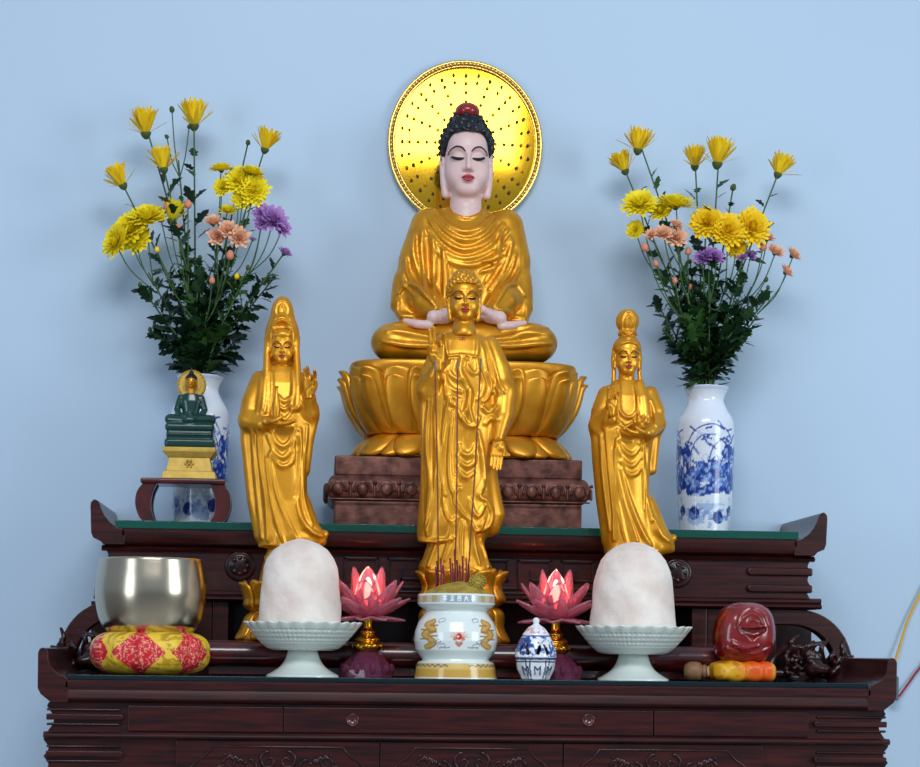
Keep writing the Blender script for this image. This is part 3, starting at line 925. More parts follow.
tag(m.build('incense_coil', M_ash, smooth=True, loc=sp.loc), 'small coiled incense lump leaning in the ash of the burner', 'incense')
def stick(name, x0, y0, x1, y1, r, mt, label, grp, dy=0.0, tip=False):
    a_ = at(x0, y0, sp.Y+dy); b_ = at(x1, y1, sp.Y+dy+0.004)
    mid = (a_+b_)/2+Vector((0.0015, 0, 0))
    o = MB().tube([a_, (a_+mid)/2, mid, (mid+b_)/2, b_], r, 7).build(name, mt, smooth=True)
    tag(o, label, 'incense stick', grp)
    if tip:
        d = (b_-mid).normalized()
        MB().tube([b_-d*0.02, b_+d*0.001], r*1.15, 7).build('ash_tip', M_greycable, o)
    return o
stick('incense_stick', 438.6, 588, 435.0, 361, 0.0016, M_stick2, 'tall thin incense stick at the left, before the raised hand of the standing statue', 'tall incense sticks', tip=True)
stick('incense_stick', 455, 588, 457.6, 360, 0.0016, M_stick2, 'tall thin incense stick in the middle of the burner', 'tall incense sticks', tip=True)
stick('incense_stick', 467.3, 588, 481, 359, 0.0016, M_stick2, 'tall thin incense stick leaning right, before the standing statue', 'tall incense sticks', tip=True)
for x, y in ((437, 561), (440.5, 558), (443, 565), (435.5, 567)):
    stick('incense_stub', x+0.5, 589, x, y, 0.0019, M_stick, 'short crimson incense stub in the left clump of the burner', 'left clump of burnt stubs', rnd.uniform(-0.01, 0.01))
for x, y in ((450, 558), (452.5, 563), (454.5, 549), (457, 560), (459.5, 565)):
    stick('incense_stub', x+0.3, 589, x, y, 0.0019, M_stick, 'short crimson incense stub in the middle clump of the burner', 'middle clump of burnt stubs', rnd.uniform(-0.01, 0.01))
for x, y in ((462.5, 556), (466, 558), (468.5, 564)):
    stick('incense_stub', x-0.5, 589, x, y, 0.0019, M_stick, 'short crimson incense stub in the right clump of the burner', 'right clump of burnt stubs', rnd.uniform(-0.01, 0.01))

# small blue and white censer
sp = Spot(535.5, 0.05, ZT); s = sp.s
cs = thing('censer', 'little blue and white pierced porcelain censer with knobbed lid', 'censer', sp.loc)
F_ = Field((-24, -24, -1), (24, 24, 64), 0.7)
zz = [0, 3, 10, 20, 22, 30, 40, 44, 46, 52, 56]; rr_ = [13.5, 14.5, 18, 20.5, 20.8, 20.5, 16.5, 13.8, 13.2, 8.5, 2.5]
def fn(X, Y, Z):
    a = np.arctan2(Y, X); r = np.sqrt(X*X+Y*Y)
    lob = 0.9*np.cos(6*a+PI*0)*np.clip((18-Z)/8, 0, 1)
    R = np.interp(Z, zz, rr_)+lob-0.8*(np.abs(Z-21) < 0.9)
    return np.maximum(np.maximum((r-R)*0.8, (R-2.6)-r), np.maximum(-Z, Z-57)).astype(np.float32)
F_.op(fn, (-22, -22, 0), (22, 22, 57))
F_.ell((0, 0, 59), (3.4, 3.4, 3.6), 1)
F_.cap((0, 0, 0.5), (0, 0, 1.8), 12, 12, 0.5)
for i in range(12):
    a = 2*PI*i/12; lean = 0.30 if i % 2 else -0.30
    F_.line([(20*math.cos(a), 20*math.sin(a), 26), (18*math.cos(a+lean*0.6), 18*math.sin(a+lean*0.6), 38)], 1.9, 0.3, sub=True)
for i in range(6):
    a = 2*PI*(i+0.5)/6; F_.ell((12.5*math.cos(a), 12.5*math.sin(a), 49), (2.3, 2.3, 2.0), 0.2, sub=True)
me = F_.mesh('body', s)
v = verts_np(me)/s; th = np.arctan2(v[:, 0], -v[:, 1]); z = v[:, 2]; X = np.sin(th)*20
c = np.tile(np.array([228., 233., 238.]), (len(v), 1))
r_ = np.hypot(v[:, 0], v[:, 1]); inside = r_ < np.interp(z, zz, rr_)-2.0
n1 = vnoise(X*1.0+v[:, 1]*0.4, z, 0.30, 5)
put((z > 23) & (z < 44) & (n1 > 0.50), (92, 122, 178)); put((z > 23) & (z < 44) & (n1 > 0.60), (44, 72, 140))
put((np.abs(z-21) < 1.4), (52, 72, 116)); put((np.abs(z-43.5) < 0.7), (60, 86, 140))
u = ((th/(2*PI)*6)+0.5) % 1
put((z < 19) & (np.abs(np.abs(u-0.5)-0.40) < 0.035), (44, 52, 78))
put((z > 17.2) & (z < 18.6), (44, 52, 78))
for q in (-12.0, 0, 12.0):
    d = seg_d(X, z, [(q*1.1-3.2, 5), (q*1.1-3.2, 13), (q*1.1, 9.5), (q*1.1+3.2, 13), (q*1.1+3.2, 5)]); put((d < 0.75) & (v[:, 1] < 0), (52, 66, 112))
put((z > 46) & (z < 52) & (n1 > 0.55), (216, 170, 170))
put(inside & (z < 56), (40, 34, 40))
set_col(me, c); tag(link_mesh('body', me, M_porc_attr, cs), 'pierced porcelain body')

# temple block on orange cushion, mallet
sp = Spot(742.5, 0.16, ZT); s = sp.s
F_ = Field((-40, -34, -1), (40, 34, 26), 0.8)
def fn(X, Y, Z):
    a = np.arctan2(Y, X)
    q = (np.abs(X/(32+0.4*np.sin(4*a)))**5+np.abs(Y/27)**4+np.abs((Z-9.6)/10.8)**3)**(1/4)
    return ((q-1)*10+0.5*np.sin(X*0.35+Y*0.2)).astype(np.float32)
F_.op(fn, (-36, -30, 0), (36, 30, 21)); F_.box((0, 0, -5), (60, 60, 5.2), 0, 0, sub=True)
me = F_.mesh('cushion', s); v = verts_np(me)/s
n1 = vnoise(v[:, 0]+v[:, 1]*0.3, v[:, 2]*1.3, 0.16, 2)
t_ = np.clip((v[:, 0]+14+16*(n1-0.5))/18, 0, 1)[:, None]
c = np.array([228, 168, 36])*(1-t_)+np.array([232, 92, 22])*t_
c = np.where(((n1 > 0.62) & (v[:, 0] < 2))[:, None], np.array([196, 120, 26]), c)
c = np.where(((v[:, 0] > 24))[:, None], np.array([214, 132, 30]), c)
set_col(me, c)
tag(link_mesh('cushion', me, M_orange, loc=sp.loc), 'small orange and yellow satin cushion under the red temple block', 'cushion')
zt = ZT+19.3*s
sp = Spot(743.5, 0.16, zt); s = sp.s
F_ = Field((-38, -34, -1), (38, 34, 64), 0.8)
def fn(X, Y, Z):
    zc = Z-27; x = X-0.04*zc
    w_ = 31.2-0.10*np.maximum(zc, 0)+0.05*np.minimum(zc, 0)
    q = (np.abs(x/w_)**2.9+np.abs(Y/27)**2.5+np.abs((zc-2)/32)**2.9)**(1/2.8)
    return ((q-1)*27).astype(np.float32)
F_.op(fn, (-34, -30, -1), (34, 30, 60))
F_.box((0, 0, -9), (60, 60, 9.4), 0, 2, sub=True)
F_.box((0, -28, 23), (34, 14, 0.55), 0, 1.2, sub=True) if False else None
L_ = sp.L
F_.line([(x, -24, z) for x, z in L_([(737, 630), (742, 632), (748, 633), (753, 632), (758, 630)])], [2.6, 4.2, 5.0, 4.2, 2.6], 0.8, sub=True)
F_.line([(x, -28, z) for x, z in L_([(741, 632), (747, 638), (753, 633)])], [2, 3, 2], 1.5, sub=True)
for pts in ([(731, 628), (736, 620), (744, 615), (752, 617), (757, 624)], [(735, 634), (732, 626), (738, 612), (748, 608), (758, 614), (763, 626)], [(742, 624), (746, 620), (752, 622)], [(722, 648), (734, 652), (748, 654), (764, 648)], [(727, 641), (732, 645), (742, 647), (752, 646)]):
    F_.drape(L_(pts), 1.5, -0.2, 1.6)
F_.drape(L_([(728, 644), (736, 648), (744, 650)]), 3.0, 1.2, 3)
me = F_.mesh('temple_block', s)
M_lacq = mat('red_lacquer_bright', (138, 26, 26), rough=0.24, coat=0.7, noise=0.3, nscale=40, rgb2=(112, 18, 20), bump=0.1, bscale=60)
tag(link_mesh('temple_block', me, M_lacq, loc=sp.loc), 'round red lacquered wooden temple block with a dark slit mouth', 'temple block')
sp = Spot(698, 0.13, ZT); s = sp.s
m = MB(); pr = spline_prof([(0, -14), (6, -13.5), (9.2, -9), (9.6, -3), (8.6, 2), (6.2, 4), (6.8, 6), (6.2, 8), (5.6, 9)], 4)
m.lathe([(r*s, z*s) for r, z in pr]+[(0, 9*s)], 32)
t = thing('mallet', 'turned brown wooden mallet head lying left of the orange cushion', 'mallet', (sp.X, sp.Y, ZT+9.8*s), 0)
smooth_sharp(m.build('head', M_mallet, t, rot=(0.35, PI/2+0.02, 0)), 0.9)
m = MB(); m.lathe([(0, 0), (5.2*s, 0), (5.4*s, 0.5*s), (4.6*s, 1.2*s), (1.6*s, 1.3*s), (1.2*s, 0.5*s), (0, 0.4*s)], 28)
tag(m.build('striking_face', M_mallet2, t, smooth=False, loc=(9.2*s, -3.2*s, 0), rot=(0, PI/2, -0.33)), 'pale ringed end face')
bpy.data.objects['head'].rotation_euler = (0, PI/2, -0.33)

# ------------------------------------------------------------------ things on the upper shelf
# porcelain vases
def vase(px, Y, label, seed, mirror=1):
    sp = Spot(px, Y, ZG); s = sp.s
    pr = spline_prof([(24, 0), (24.5, 1), (25.5, 12), (28, 40), (29, 75), (29, 105), (27.5, 117), (22, 127), (18.6, 134), (18.2, 138), (19.6, 143), (22.8, 148.5), (23.0, 150)], 22)
    pr = [(0, 0.5)]+[(24, 0)]+pr[1:]+[(21.6, 150.4), (20, 147), (16.6, 138), (17, 133), (24, 112), (26, 100), (22, 10), (0, 8)]
    m = MB(); m.lathe([(r*s, z*s) for r, z in pr], 260)
    o = m.build('porcelain_vase', M_porc_attr, loc=sp.loc)
    smooth_sharp(o, 1.0)
    v = verts_np(o.data)/s
    th = np.arctan2(v[:, 0], -v[:, 1])*mirror; z = v[:, 2]
    c = np.tile(np.array([226., 234., 246.]), (len(v), 1))
    deep = np.array([28., 62., 150.]); mid = np.array([78., 118., 196.]); pale = np.array([158., 186., 228.])
    r2 = random.Random(seed)
    for sect in range(3):                       # the painting repeats round the vase
        X = ((th-sect*2*PI/3+PI) % (2*PI)-PI)*29
        def P(mk, col, a=1.0): c[mk] = c[mk]*(1-a)+col*a
        n1 = vnoise(X+100, z, 0.13, seed); n2 = vnoise(X+300, z, 0.33, seed+4)
        near = np.abs(X) < 31
        # ground wash, rocks, round fruits
        P(near & (z > 6) & (z < 30) & (n1 > 0.52), pale, 0.8)
        P(near & (z > 14) & (z < 26) & (n2 > 0.58), mid, 0.7)
        for cx, cz, rr_ in ((10, 17, 6.5), (-18, 21, 6.5), (27, 24, 5)):
            d = np.hypot(X-cx, z-cz); P(d < rr_, deep*0.9); P((d < rr_) & (n2 > 0.55), mid, 0.6)
        # dark foliage masses and blossoms
        for cx, cz, ax, az in ((-20, 55, 12, 13), (-8, 62, 8, 12), (8, 60, 12, 14), (22, 58, 10, 15), (21, 82, 9, 8), (-27, 78, 5, 12), (4, 46, 14, 5), (-12, 42, 14, 4)):
            q = np.hypot((X-cx)/ax, (z-cz)/az)+0.7*(n2-0.5)
            P(q < 1, deep); P((q < 1) & (n2 > 0.54), mid, 0.8); P((q < 0.85) & (n2 > 0.63), pale, 0.9)
        for cx, cz in ((-2, 56), (14, 52), (-16, 62), (12, 68), (24, 66)):
            for kx in range(5):
                a_ = 2*PI*kx/5; P(np.hypot(X-cx-3.0*math.cos(a_), z-cz-3.0*math.sin(a_)) < 1.9, pale if kx % 2 else mid)
        # arching bamboo stalks with leaves
        for pts in ([(-26, 88), (-16, 104), (0, 110), (16, 106), (24, 98)], [(-22, 60), (-20, 84), (-10, 98), (4, 100)], [(-4, 66), (2, 86), (14, 96), (26, 92)], [(8, 64), (14, 78), (26, 88)]):
            d = seg_d(X, z, [tuple(p) for p in cr(pts, 5)]); P(d < 0.7, deep, 0.85)
        for _ in range(34):
            cx, cz = r2.uniform(-28, 28), r2.uniform(68, 108); a_ = r2.uniform(-0.9, 0.9)+(PI if r2.random() < .5 else 0); L2 = r2.uniform(4, 9)
            t1 = (cx+L2*math.cos(a_), cz+L2*math.sin(a_))
            d = seg_d(X, z, [(cx, cz), t1]); P(d < 0.95, deep if r2.random() < .6 else mid, 0.85)
        P(near & (z < 104) & (z > 8) & (n2 > 0.62) & (n1 > 0.5), pale, 0.6)
    c[(z > 146.0)] = (206, 216, 236)
    set_col(o.data, c)
    tag(o, label, 'vase', 'blue and white porcelain vases')
    return sp
V_R = vase(704.2, 0.60, 'blue and white porcelain vase of flowers at the right, standing clear', 4, 1)
V_L = vase(198.5, 0.63, 'blue and white porcelain vase of flowers at the left, partly behind the little stand', 9, -1)

# small stand
sp = Spot(184, 0.50, ZG); s = sp.s
st = thing('display_stand', 'small red lacquered stand with curled legs holding the green figure', 'stand', sp.loc)
m = MB(); m.box(-41.5*s, 41.5*s, -22*s, 22*s, 38*s, 43.5*s); m.build('stand_top', M_redwood, st, bevel=1.5*s)
for sx in (-1, 1):
    for sy in (-1, 1):
        P = cr([(38, 40), (45, 30), (46.5, 18), (43, 6), (38, 0.5)], 5); Q = cr([(25, 40), (29.5, 30), (31.5, 18), (29.5, 7), (26, 0.5)], 5)
        poly = [(sx*x*s, z*s) for x, z in P+Q[::-1]]
        smooth_sharp(MB().prism_y(poly, sy*14*s-5*s, sy*14*s+5*s).build('leg', M_redwood, st, bevel=1.2*s), 0.7)
# ------------------------------------------------------------------ statues
def head_field(sp, px, chin, hw, q=1.0, h=None, yc=0.0, neck=0.9, ears='long', top=4.0, nz=1.0, jaw=.90):
    """face modelled in units of the half width; returns field, mapper (u,v)->(x,z) and the depth mapper"""
    x0, z0 = sp.l(px, chin, yc-hw*.8)
    S = hw; q = q*S
    h = h or S/20.0
    F_ = Field((x0-1.6*S, yc-1.9*S, z0-1.1*q), (x0+1.6*S, yc+1.9*S, z0+top*q), h)
    def C(u, y, v): return (x0+u*S, yc+y*S, z0+v*q)
    def R(a, b, c): return (a*S, b*S, c*q)
    F_.ell(C(0, .2, 1.9), R(1.0, 1.12, 1.35))
    F_.ell(C(0, -.08, .98), R(jaw, .90, .98), .35*S)
    F_.ell(C(0, -.62, .24), R(.42, .28, .25), .35*S)
    for s_ in (-1, 1):
        F_.ell(C(s_*.48, -.52, .92), R(.36, .30, .42), .3*S)
    F_.ell(C(0, -.55, 2.15), R(.7, .4, .5), .35*S)
    for s_ in (-1, 1):
        F_.ell(C(s_*.43, -1.18, 1.50), R(.30, .24, .20), .18*S, sub=True)
        F_.ell(C(s_*.43, -.80, 1.46), R(.29, .19, .17), .04*S)
        F_.line([C(s_*.10, -.97, 1.72), C(s_*.28, -1.0, 1.84), C(s_*.50, -.93, 1.88), C(s_*.80, -.66, 1.74)], [.06*S]*4, .12*S)
    F_.line([C(0, -.93, 1.86), C(0, -1.05, 1.45), C(0, -1.22*nz, 1.02)], [.085*S, .09*S, .13*S], .12*S)
    for s_ in (-1, 1): F_.ell(C(s_*.14, -1.05, .96), R(.10, .12, .085), .06*S)
    F_.ell(C(0, -.98, .68), R(.27, .13, .07), .07*S); F_.ell(C(0, -.96, .52), R(.21, .14, .09), .07*S)
    F_.ell(C(0, -1.1, .605), R(.26, .07, .018), .02*S, sub=True)
    if ears:
        for s_ in (-1, 1):
            F_.ell(C(s_*1.05, .12, 1.52), R(.11, .26, .40), .08*S)
            F_.ell(C(s_*1.09, .02, 1.50), R(.07, .13, .24), .03*S, sub=True)
            if ears == 'long':
                F_.line([C(s_*1.03, .05, 1.2), C(s_*.96, .0, .6), C(s_*.88, .0, .14)], [.12*S, .15*S, .17*S], .06*S)
            elif ears == 'mid':
                F_.line([C(s_*1.04, .05, 1.2), C(s_*1.02, .0, .6)], [.09*S, .11*S], .06*S)
    if neck:
        F_.line([C(0, .2, .7), C(0, .22, -neck)], [.62*S, .72*S], .2*S)
        for v in (-.28, -.52): F_.op(lambda X, Y, Z, v=v: (np.sqrt((np.sqrt(((X-x0))**2+(Y-yc-.22*S)**2)-.72*S)**2+(Z-z0-v*q)**2)-.035*S).astype(np.float32), C(-.9, -.8, v), C(.9, 1.1, v), .05*S, True)
    return F_, (lambda u, v: (x0+u*S, z0+v*q)), C, R

def face_paint(F_, m, sp, parent, S, lips=True, urna=False, lash=M_ink, brow=M_ink, lipm=M_red, bw=1.0):
    s = sp.s
    for s_ in (-1, 1):
        ribbon(F_, [m(s_*.13, 1.70), m(s_*.26, 1.83), m(s_*.46, 1.90), m(s_*.66, 1.85), m(s_*.84, 1.68)], [.05*S*bw, .08*S*bw, .09*S*bw, .07*S*bw, .03*S*bw], s, 'eyebrow', brow, parent, eps=.015*S)
        ribbon(F_, [m(s_*.17, 1.45), m(s_*.30, 1.41), m(s_*.48, 1.405), m(s_*.64, 1.46), m(s_*.74, 1.54)], [.04*S, .10*S, .12*S, .09*S, .03*S], s, 'eye', lash, parent, eps=.015*S)
    if lips:
        ribbon(F_, [m(-.27, .64), m(-.15, .66), m(-.05, .685), m(0, .67), m(.05, .685), m(.15, .66), m(.27, .64)], [.02*S, .09*S, .13*S, .12*S, .13*S, .09*S, .02*S], s, 'upper_lip', lipm, parent, eps=.015*S)
        ribbon(F_, [m(-.22, .58), m(-.1, .535), m(0, .52), m(.1, .535), m(.22, .58)], [.02*S, .10*S, .13*S, .10*S, .02*S], s, 'lower_lip', lipm, parent, eps=.015*S)

def curls(F_, c, r, cond, rad, n, k=0.3, seed=0):
    """snail curls spread evenly over an ellipsoid cap"""
    ga = PI*(3-math.sqrt(5))
    for i in range(n):
        zz = 1-2*(i+.5)/n; rr = math.sqrt(1-zz*zz); a = ga*i
        p = (c[0]+r[0]*rr*math.cos(a), c[1]+r[1]*rr*math.sin(a), c[2]+r[2]*zz)
        if cond(p): F_.ell(p, (rad, rad, rad), k)

def hair(sp, C, R, S, q, parent, mat_, hairline=2.5, slope=1.5, ush=True, n=170, bump_top=3.62, name='hair'):
    c0 = C(0, 0, 0)
    F_ = Field(C(-1.45, -1.7, .5), C(1.45, 1.85, 4.15), S/17.0)
    cc, rr_ = C(0, .20, 2.2), R(1.13, 1.30, 1.16)
    F_.ell(cc, rr_)
    cond = lambda p: True
    curls(F_, cc, rr_, cond, .125*S, n, .03*S)
    if ush:
        c2, r2 = C(0, .18, 3.15), R(.72, .75, .46)
        F_.ell(c2, r2, .1*S); curls(F_, c2, r2, lambda p: p[2] > C(0, 0, 3.05)[2], .12*S, 60, .03*S)
    # cut the face and the nape free
    x0 = c0[0]; y0 = c0[1]; z0 = c0[2]
    qs = R(0, 0, 1)[2]
    def cut(X, Y, Z):
        y = (Y-y0)/S; z = (Z-z0)/qs; x = (X-x0)/S
        lim = hairline-0.10*np.abs(x)**2-slope*np.maximum(y+0.72, 0)
        lim = np.where(y > 0.35, np.minimum(lim, 1.2), lim)
        return ((z-lim)*S*0.5).astype(np.float32)
    F_.op(cut, C(-1.5, -1.7, .4), C(1.5, 1.8, 4.1), 0.04*S, sub=True)
    me = F_.mesh(name, sp.s, 0)
    return link_mesh(name, me, mat_, parent)

def hand(F_, w, u, n, side, L, curl=(0.2, 0.2, 0.2, 0.2), thumb=(0.6, 0.3), r=None, spread=0.10, lens=(.92, 1.02, .95, .76)):
    """w wrist point, u finger direction, n palm normal, side +1/-1 picks which edge the thumb leaves from; L palm length"""
    u = Vector(u).normalized(); n = Vector(n); n = (n-u*n.dot(u)).normalized(); v = u.cross(n)*side
    w = Vector(w); r = r or L*.125
    def P(a, b, c=0.0): return w+u*(a*L)+v*(b*L)+n*(c*L)
    for b in (.30, .10, -.11, -.30):
        F_.cap(P(.12, b*.75), P(.95, b), r*1.25, r*1.15, r*.8)
    F_.cap(P(-.25, 0), P(.2, 0), r*2.0, r*1.9, r)
    F_.ell(P(.45, .22, .06), (L*.2, L*.2, L*.2), r)       # heel of the thumb
    for i, b in enumerate((.32, .11, -.11, -.31)):
        p = P(.93, b); ang = 0; d = (u+v*(spread*(1.5-i)*0.8)).normalized(); rr_ = r*(1.0 if i < 3 else .88)
        pts = [p]; tot = lens[i]*L
        for j, f in enumerate((.44, .31, .25)):
            ang += curl[i]*(1.0 if j == 0 else .9)
            dd = d*math.cos(ang)+n*math.sin(ang)
            p = p+dd*(tot*f); pts.append(p)
        F_.line([tuple(x) for x in pts], [rr_, rr_*.95, rr_*.88, rr_*.74], r*.25)
    t0 = P(.28, .34, .05); d1 = (u*math.cos(thumb[0])+v*math.sin(thumb[0])+n*.35).normalized()
    t1 = t0+d1*(L*.42); d2 = (u*math.cos(thumb[0]-.45)+v*math.sin(thumb[0]-.45)+n*(.3+thumb[1])).normalized(); t2 = t1+d2*(L*.36)
    F_.line([tuple(t0), tuple(t1), tuple(t2)], [r*1.2, r*1.05, r*.8], r*.4)

def flower_base(sp, parent, mat_, rings, name='petal'):
    """rings: (count, [(r, z)...] profile, half angle, thickness, offset, sy, tipdrop)"""
    s = sp.s
    for cnt, prof, ha, th, off, sy, tip in rings:
        P = cr(prof, 4); n = len(P)
        for i in range(cnt):
            a0 = 2*PI*(i+off)/cnt
            V = []; F = []
            for j, (r, z) in enumerate(P):
                f = j/(n-1)
                wd = ha*(1.0 if f < .55 else max(.0, 1-((f-.55)/.45)**2.2)**.55)
                wd = max(wd, ha*.04)
                for t in range(-4, 5):
                    u = t/4; a = a0+u*wd
                    rr_ = r*(1-.07*abs(u)**2.5)
                    rim = .0
                    V.append((rr_*math.cos(a)*s, rr_*math.sin(a)*sy*s, (z+rim)*s))
            for j in range(n-1):
                for t in range(8):
                    q = j*9+t; F.append((q, q+1, q+10, q+9))
            m = MB(); m.add(V, F)
            m.build(name, mat_, parent, smooth=True, solid=th*s)

def B3(sp, pts):
    """[(px,py,depth)] -> local points"""
    out = []
    for a, b, y in pts:
        x, z = sp.l(a, b, y); out.append((x, y, z))
    return out

def loft_px(F_, sp, rows, k, pw=2.3, cy=0.0):
    S = []
    for py, xl, xr, fr, bk in rows:
        a, z = sp.l(xl, py); b, _ = sp.l(xr, py); S.append((z, a, b, fr, bk))
    F_.loft(S, k, pw, cy)

# ================= great seated figure
pl = Spot(454.0, 0.585, ZG); pl.yf = -62
s = pl.s
t = thing('carved_plinth', 'copper brown carved rectangular plinth under the large seated statue', 'plinth', pl.loc)
hwm = 120.5*s; dm = 60*s
def zpx(y): return pl.l(458, y)[1]*s
m = MB(); m.box(-hwm, hwm, -dm, dm, 0.0004, zpx(502)); m.build('lower_slab', M_bronze, t, bevel=1.5*s)
m = MB(); m.box(-hwm, hwm, -dm, dm, zpx(477), zpx(457.5)); m.build('upper_slab', M_bronze, t, bevel=1.5*s)
F_ = Field((-138, -76, zpx(504)/s-2), (138, 76, zpx(475)/s+2), 1.0)
z0, z1 = zpx(503)/s, zpx(476.5)/s; zc = (z0+z1)/2; hh = (z1-z0)/2
def fn(X, Y, Z):
    e = np.clip(1-((Z-zc)/hh)**2, 0, 1)**.5*8.5-7.5
    x = np.abs(X)-(128.5+e-2); y = np.abs(Y)-(67.5+e-2)
    return (np.maximum(np.maximum(x, y)*.8, np.abs(Z-zc)-hh)).astype(np.float32)
F_.op(fn, (-131, -70, z0), (131, 70, z1))
for i in range(11):
    x = -117+i*23.4
    if abs(x) < 30: pass
    for sy in (-1,):
        y = sy*67.0
        F_.ell((x, y-1.0, zc-1.5), (5.2, 3.2, 6.2), .6)
        for r_ in (8.0,):
            P = [(x+r_*math.cos(a), y-0.6, zc-3+ r_*1.15*math.sin(a)) for a in np.linspace(0.0, PI, 9)]
            F_.line(P, 1.1, .8)
        F_.line([(x+11.7, y-.5, zc-8), (x+11.7, y-.5, zc+1)], 1.3, .8); F_.ell((x+11.7, y-.5, zc+5), (2.2, 1.6, 2.0), .6)
for sx in (-1, 1):
    for i in range(5):
        yy = -52+i*26; F_.ell((sx*128.5, yy, zc-1), (3, 6, 6.2), .8)
F_.line([(-127, -67.5, zc-11), (127, -67.5, zc-11)], 1.0, .6)
link_mesh('lotus_band', F_.mesh('lotus_band', s), M_bronze, t)
ztop = ZG+zpx(457.5)

bb = thing('buddha_statue', 'large seated gold-robed statue with pale face and black curled hair on a lotus throne', 'statue', (0, 0, 0))
sp = Spot(460.5, 0.585, ztop+0.0006); sp.yf = -60
bb.location = sp.loc
s = sp.s
# lotus throne
Zt = sp.l(461, 361)[1]
F_ = Field((-126, -82, -1), (126, 82, Zt+3), 1.6)
pr = [(0, 98), (12, 98), (22, 85), (30, 93), (50, 101), (80, 106), (Zt-4, 108), (Zt, 108)]
zz = [p[0] for p in pr]; rr_ = [p[1] for p in pr]
def fn(X, Y, Z):
    R = np.interp(Z, zz, rr_)
    q = (np.abs(X)**4.2+np.abs(Y/.60)**4.2)**(1/4.2)
    return np.maximum((q-R)*.6, np.maximum(-Z, Z-Zt)).astype(np.float32)
F_.op(fn, (-118, -72, 0), (118, 72, Zt))
throne = link_mesh('lotus_throne', F_.mesh('lotus_throne', s), M_gold, bb)
NP = 4.2
_t = np.linspace(0, 2*PI, 2001)
_c, _s = np.cos(_t), np.sin(_t)
_e = (np.abs(_c)**NP+np.abs(_s/.6*1.0)**NP)**(-1/NP)
_ox, _oy = _c*_e, _s*_e
_al = np.concatenate([[0], np.cumsum(np.hypot(np.diff(_ox), np.diff(_oy)))]); _al /= _al[-1]
def outl(t):
    """rounded rectangle outline, t = share of the way round, 0.75 = middle of the front"""
    t = t % 1.0
    return float(np.interp(t, _al, _ox)), float(np.interp(t, _al, _oy))
def sq_petal(cnt, zr, off, ha, th, name='petal', down=False):
    """petals hugging the throne; zr: list (z, r); ha = half width as a share of one division"""
    for tongue in ((False, True) if not down else (False,)):
        Q = [(z*.87+zr[0][0]*.13, r+1.8) for z, r in zr] if tongue else zr
        P = cr(Q, 4); n = len(P); sub = 8
        for i in range(cnt):
            V = []; F = []
            for j, (z, r) in enumerate(P):
                f = j/(n-1)
                wd = (ha*(.72 if tongue else 1))/cnt*(.86+.14*math.sin(PI*min(1, f/.7)))*(1.0 if f < .62 else max(0, 1-((f-.62)/.38)**2.0)**.5)
                wd = max(wd, ha/cnt*.06)
                for k_ in range(-4, 5):
                    u = k_/4; x, y = outl(.75+(i+off)/cnt+u*wd)
                    g = 1+.028*(1-abs(u)**2)-(.02 if abs(u) > .9 else 0)
                    V.append((r*x*g*s, r*y*g*s, z*s))
            for j in range(n-1):
                for k_ in range(sub):
                    q = j*(sub+1)+k_; F.append((q, q+1, q+sub+2, q+sub+1))
            MB().add(V, F).build('petal_tongue' if tongue else name, M_gold, throne, smooth=True, solid=(1.6 if tongue else th)*s)
UP = [(24, 91), (34, 98), (52, 105), (70, 109), (82, 110.5), (Zt-7, 111.5)]
sq_petal(14, UP, 0.5, .49, 3.2)
UP2 = [(24, 90), (34, 99), (52, 109), (68, 113.5), (80, 116), (86, 119.5)]
sq_petal(14, UP2, 0, .30, 2.2)
DN = [(24, 84), (20, 92), (13, 100), (6, 105), (1.5, 107)]
sq_petal(16, DN, .5, .49, 3.4, down=True, name='base_petal')
DN = [(24, 82), (19, 89), (12, 97), (5, 102), (1.5, 104)]
sq_petal(16, DN, 0, .40, 3.0, down=True, name='base_petal')
# crisp top slab of the throne
m = MB(); V = []
nn = 288
for z, r in ((Zt-11, 108.5), (Zt-10, 111.5), (Zt-2, 112.5), (Zt, 111.5), (Zt, 90)):
    V.append((z, r))
vv = []; ff = []
for z, r in V:
    for i in range(nn):
        ux, uy = outl(.75+i/nn)
        zz2 = z-(4.5*(1-abs(math.sin(7*2*PI*i/nn)))**.8 if z < Zt-9.5 else 0)
        vv.append((r*ux*s, r*uy*s, zz2*s))
for j in range(len(V)-1):
    for i in range(nn): ff.append((j*nn+i, j*nn+(i+1) % nn, (j+1)*nn+(i+1) % nn, (j+1)*nn+i))
ff.append(tuple(range((len(V)-1)*nn, len(V)*nn)))
MB().add(vv, ff).build('throne_rim', M_gold, bb, smooth=True)

# robe and body: rests on the throne top
b0 = sp
sp = Spot(460.5, 0.585, ztop+0.0006+Zt*s); sp.yf = -28
OFF = Vector((0, 0, Zt*s))
L_ = sp.L
x1, z1 = sp.l(373, 362); x2, z2 = sp.l(555, 198)
F_ = Field((x1-6, -80, z1-4), (x2+6, 60, z2+6), 1.15)
loft_px(F_, sp, [(356, 420, 508, 36, 44), (330, 418, 512, 34, 42), (300, 414, 516, 30, 38), (270, 416, 514, 30, 35), (240, 418, 512, 28, 30), (225, 424, 508, 24, 26), (214, 434, 498, 18, 20), (207, 442, 490, 13, 17), (201, 447, 485, 10, 14)], 0, 2.2)
for sg, sh, el, wr in ((-1, (427, 226, 2), (411, 295, -2), (437, 312, -42)), (1, (505, 227, 2), (511, 295, -2), (493, 312, -42))):
    P = B3(sp, [sh, el, wr])
    mid = B3(sp, [((sh[0]+el[0])/2+sg*3.5, (sh[1]+el[1])/2, 0)])[0]
    F_.line([P[0], mid, P[1]], [17.5, 18, 17.5], 12)
    F_.line([P[1], ((P[1][0]+P[2][0])/2, -30, (P[1][2]+P[2][2])/2), P[2]], [17, 14.5, 11], 9)
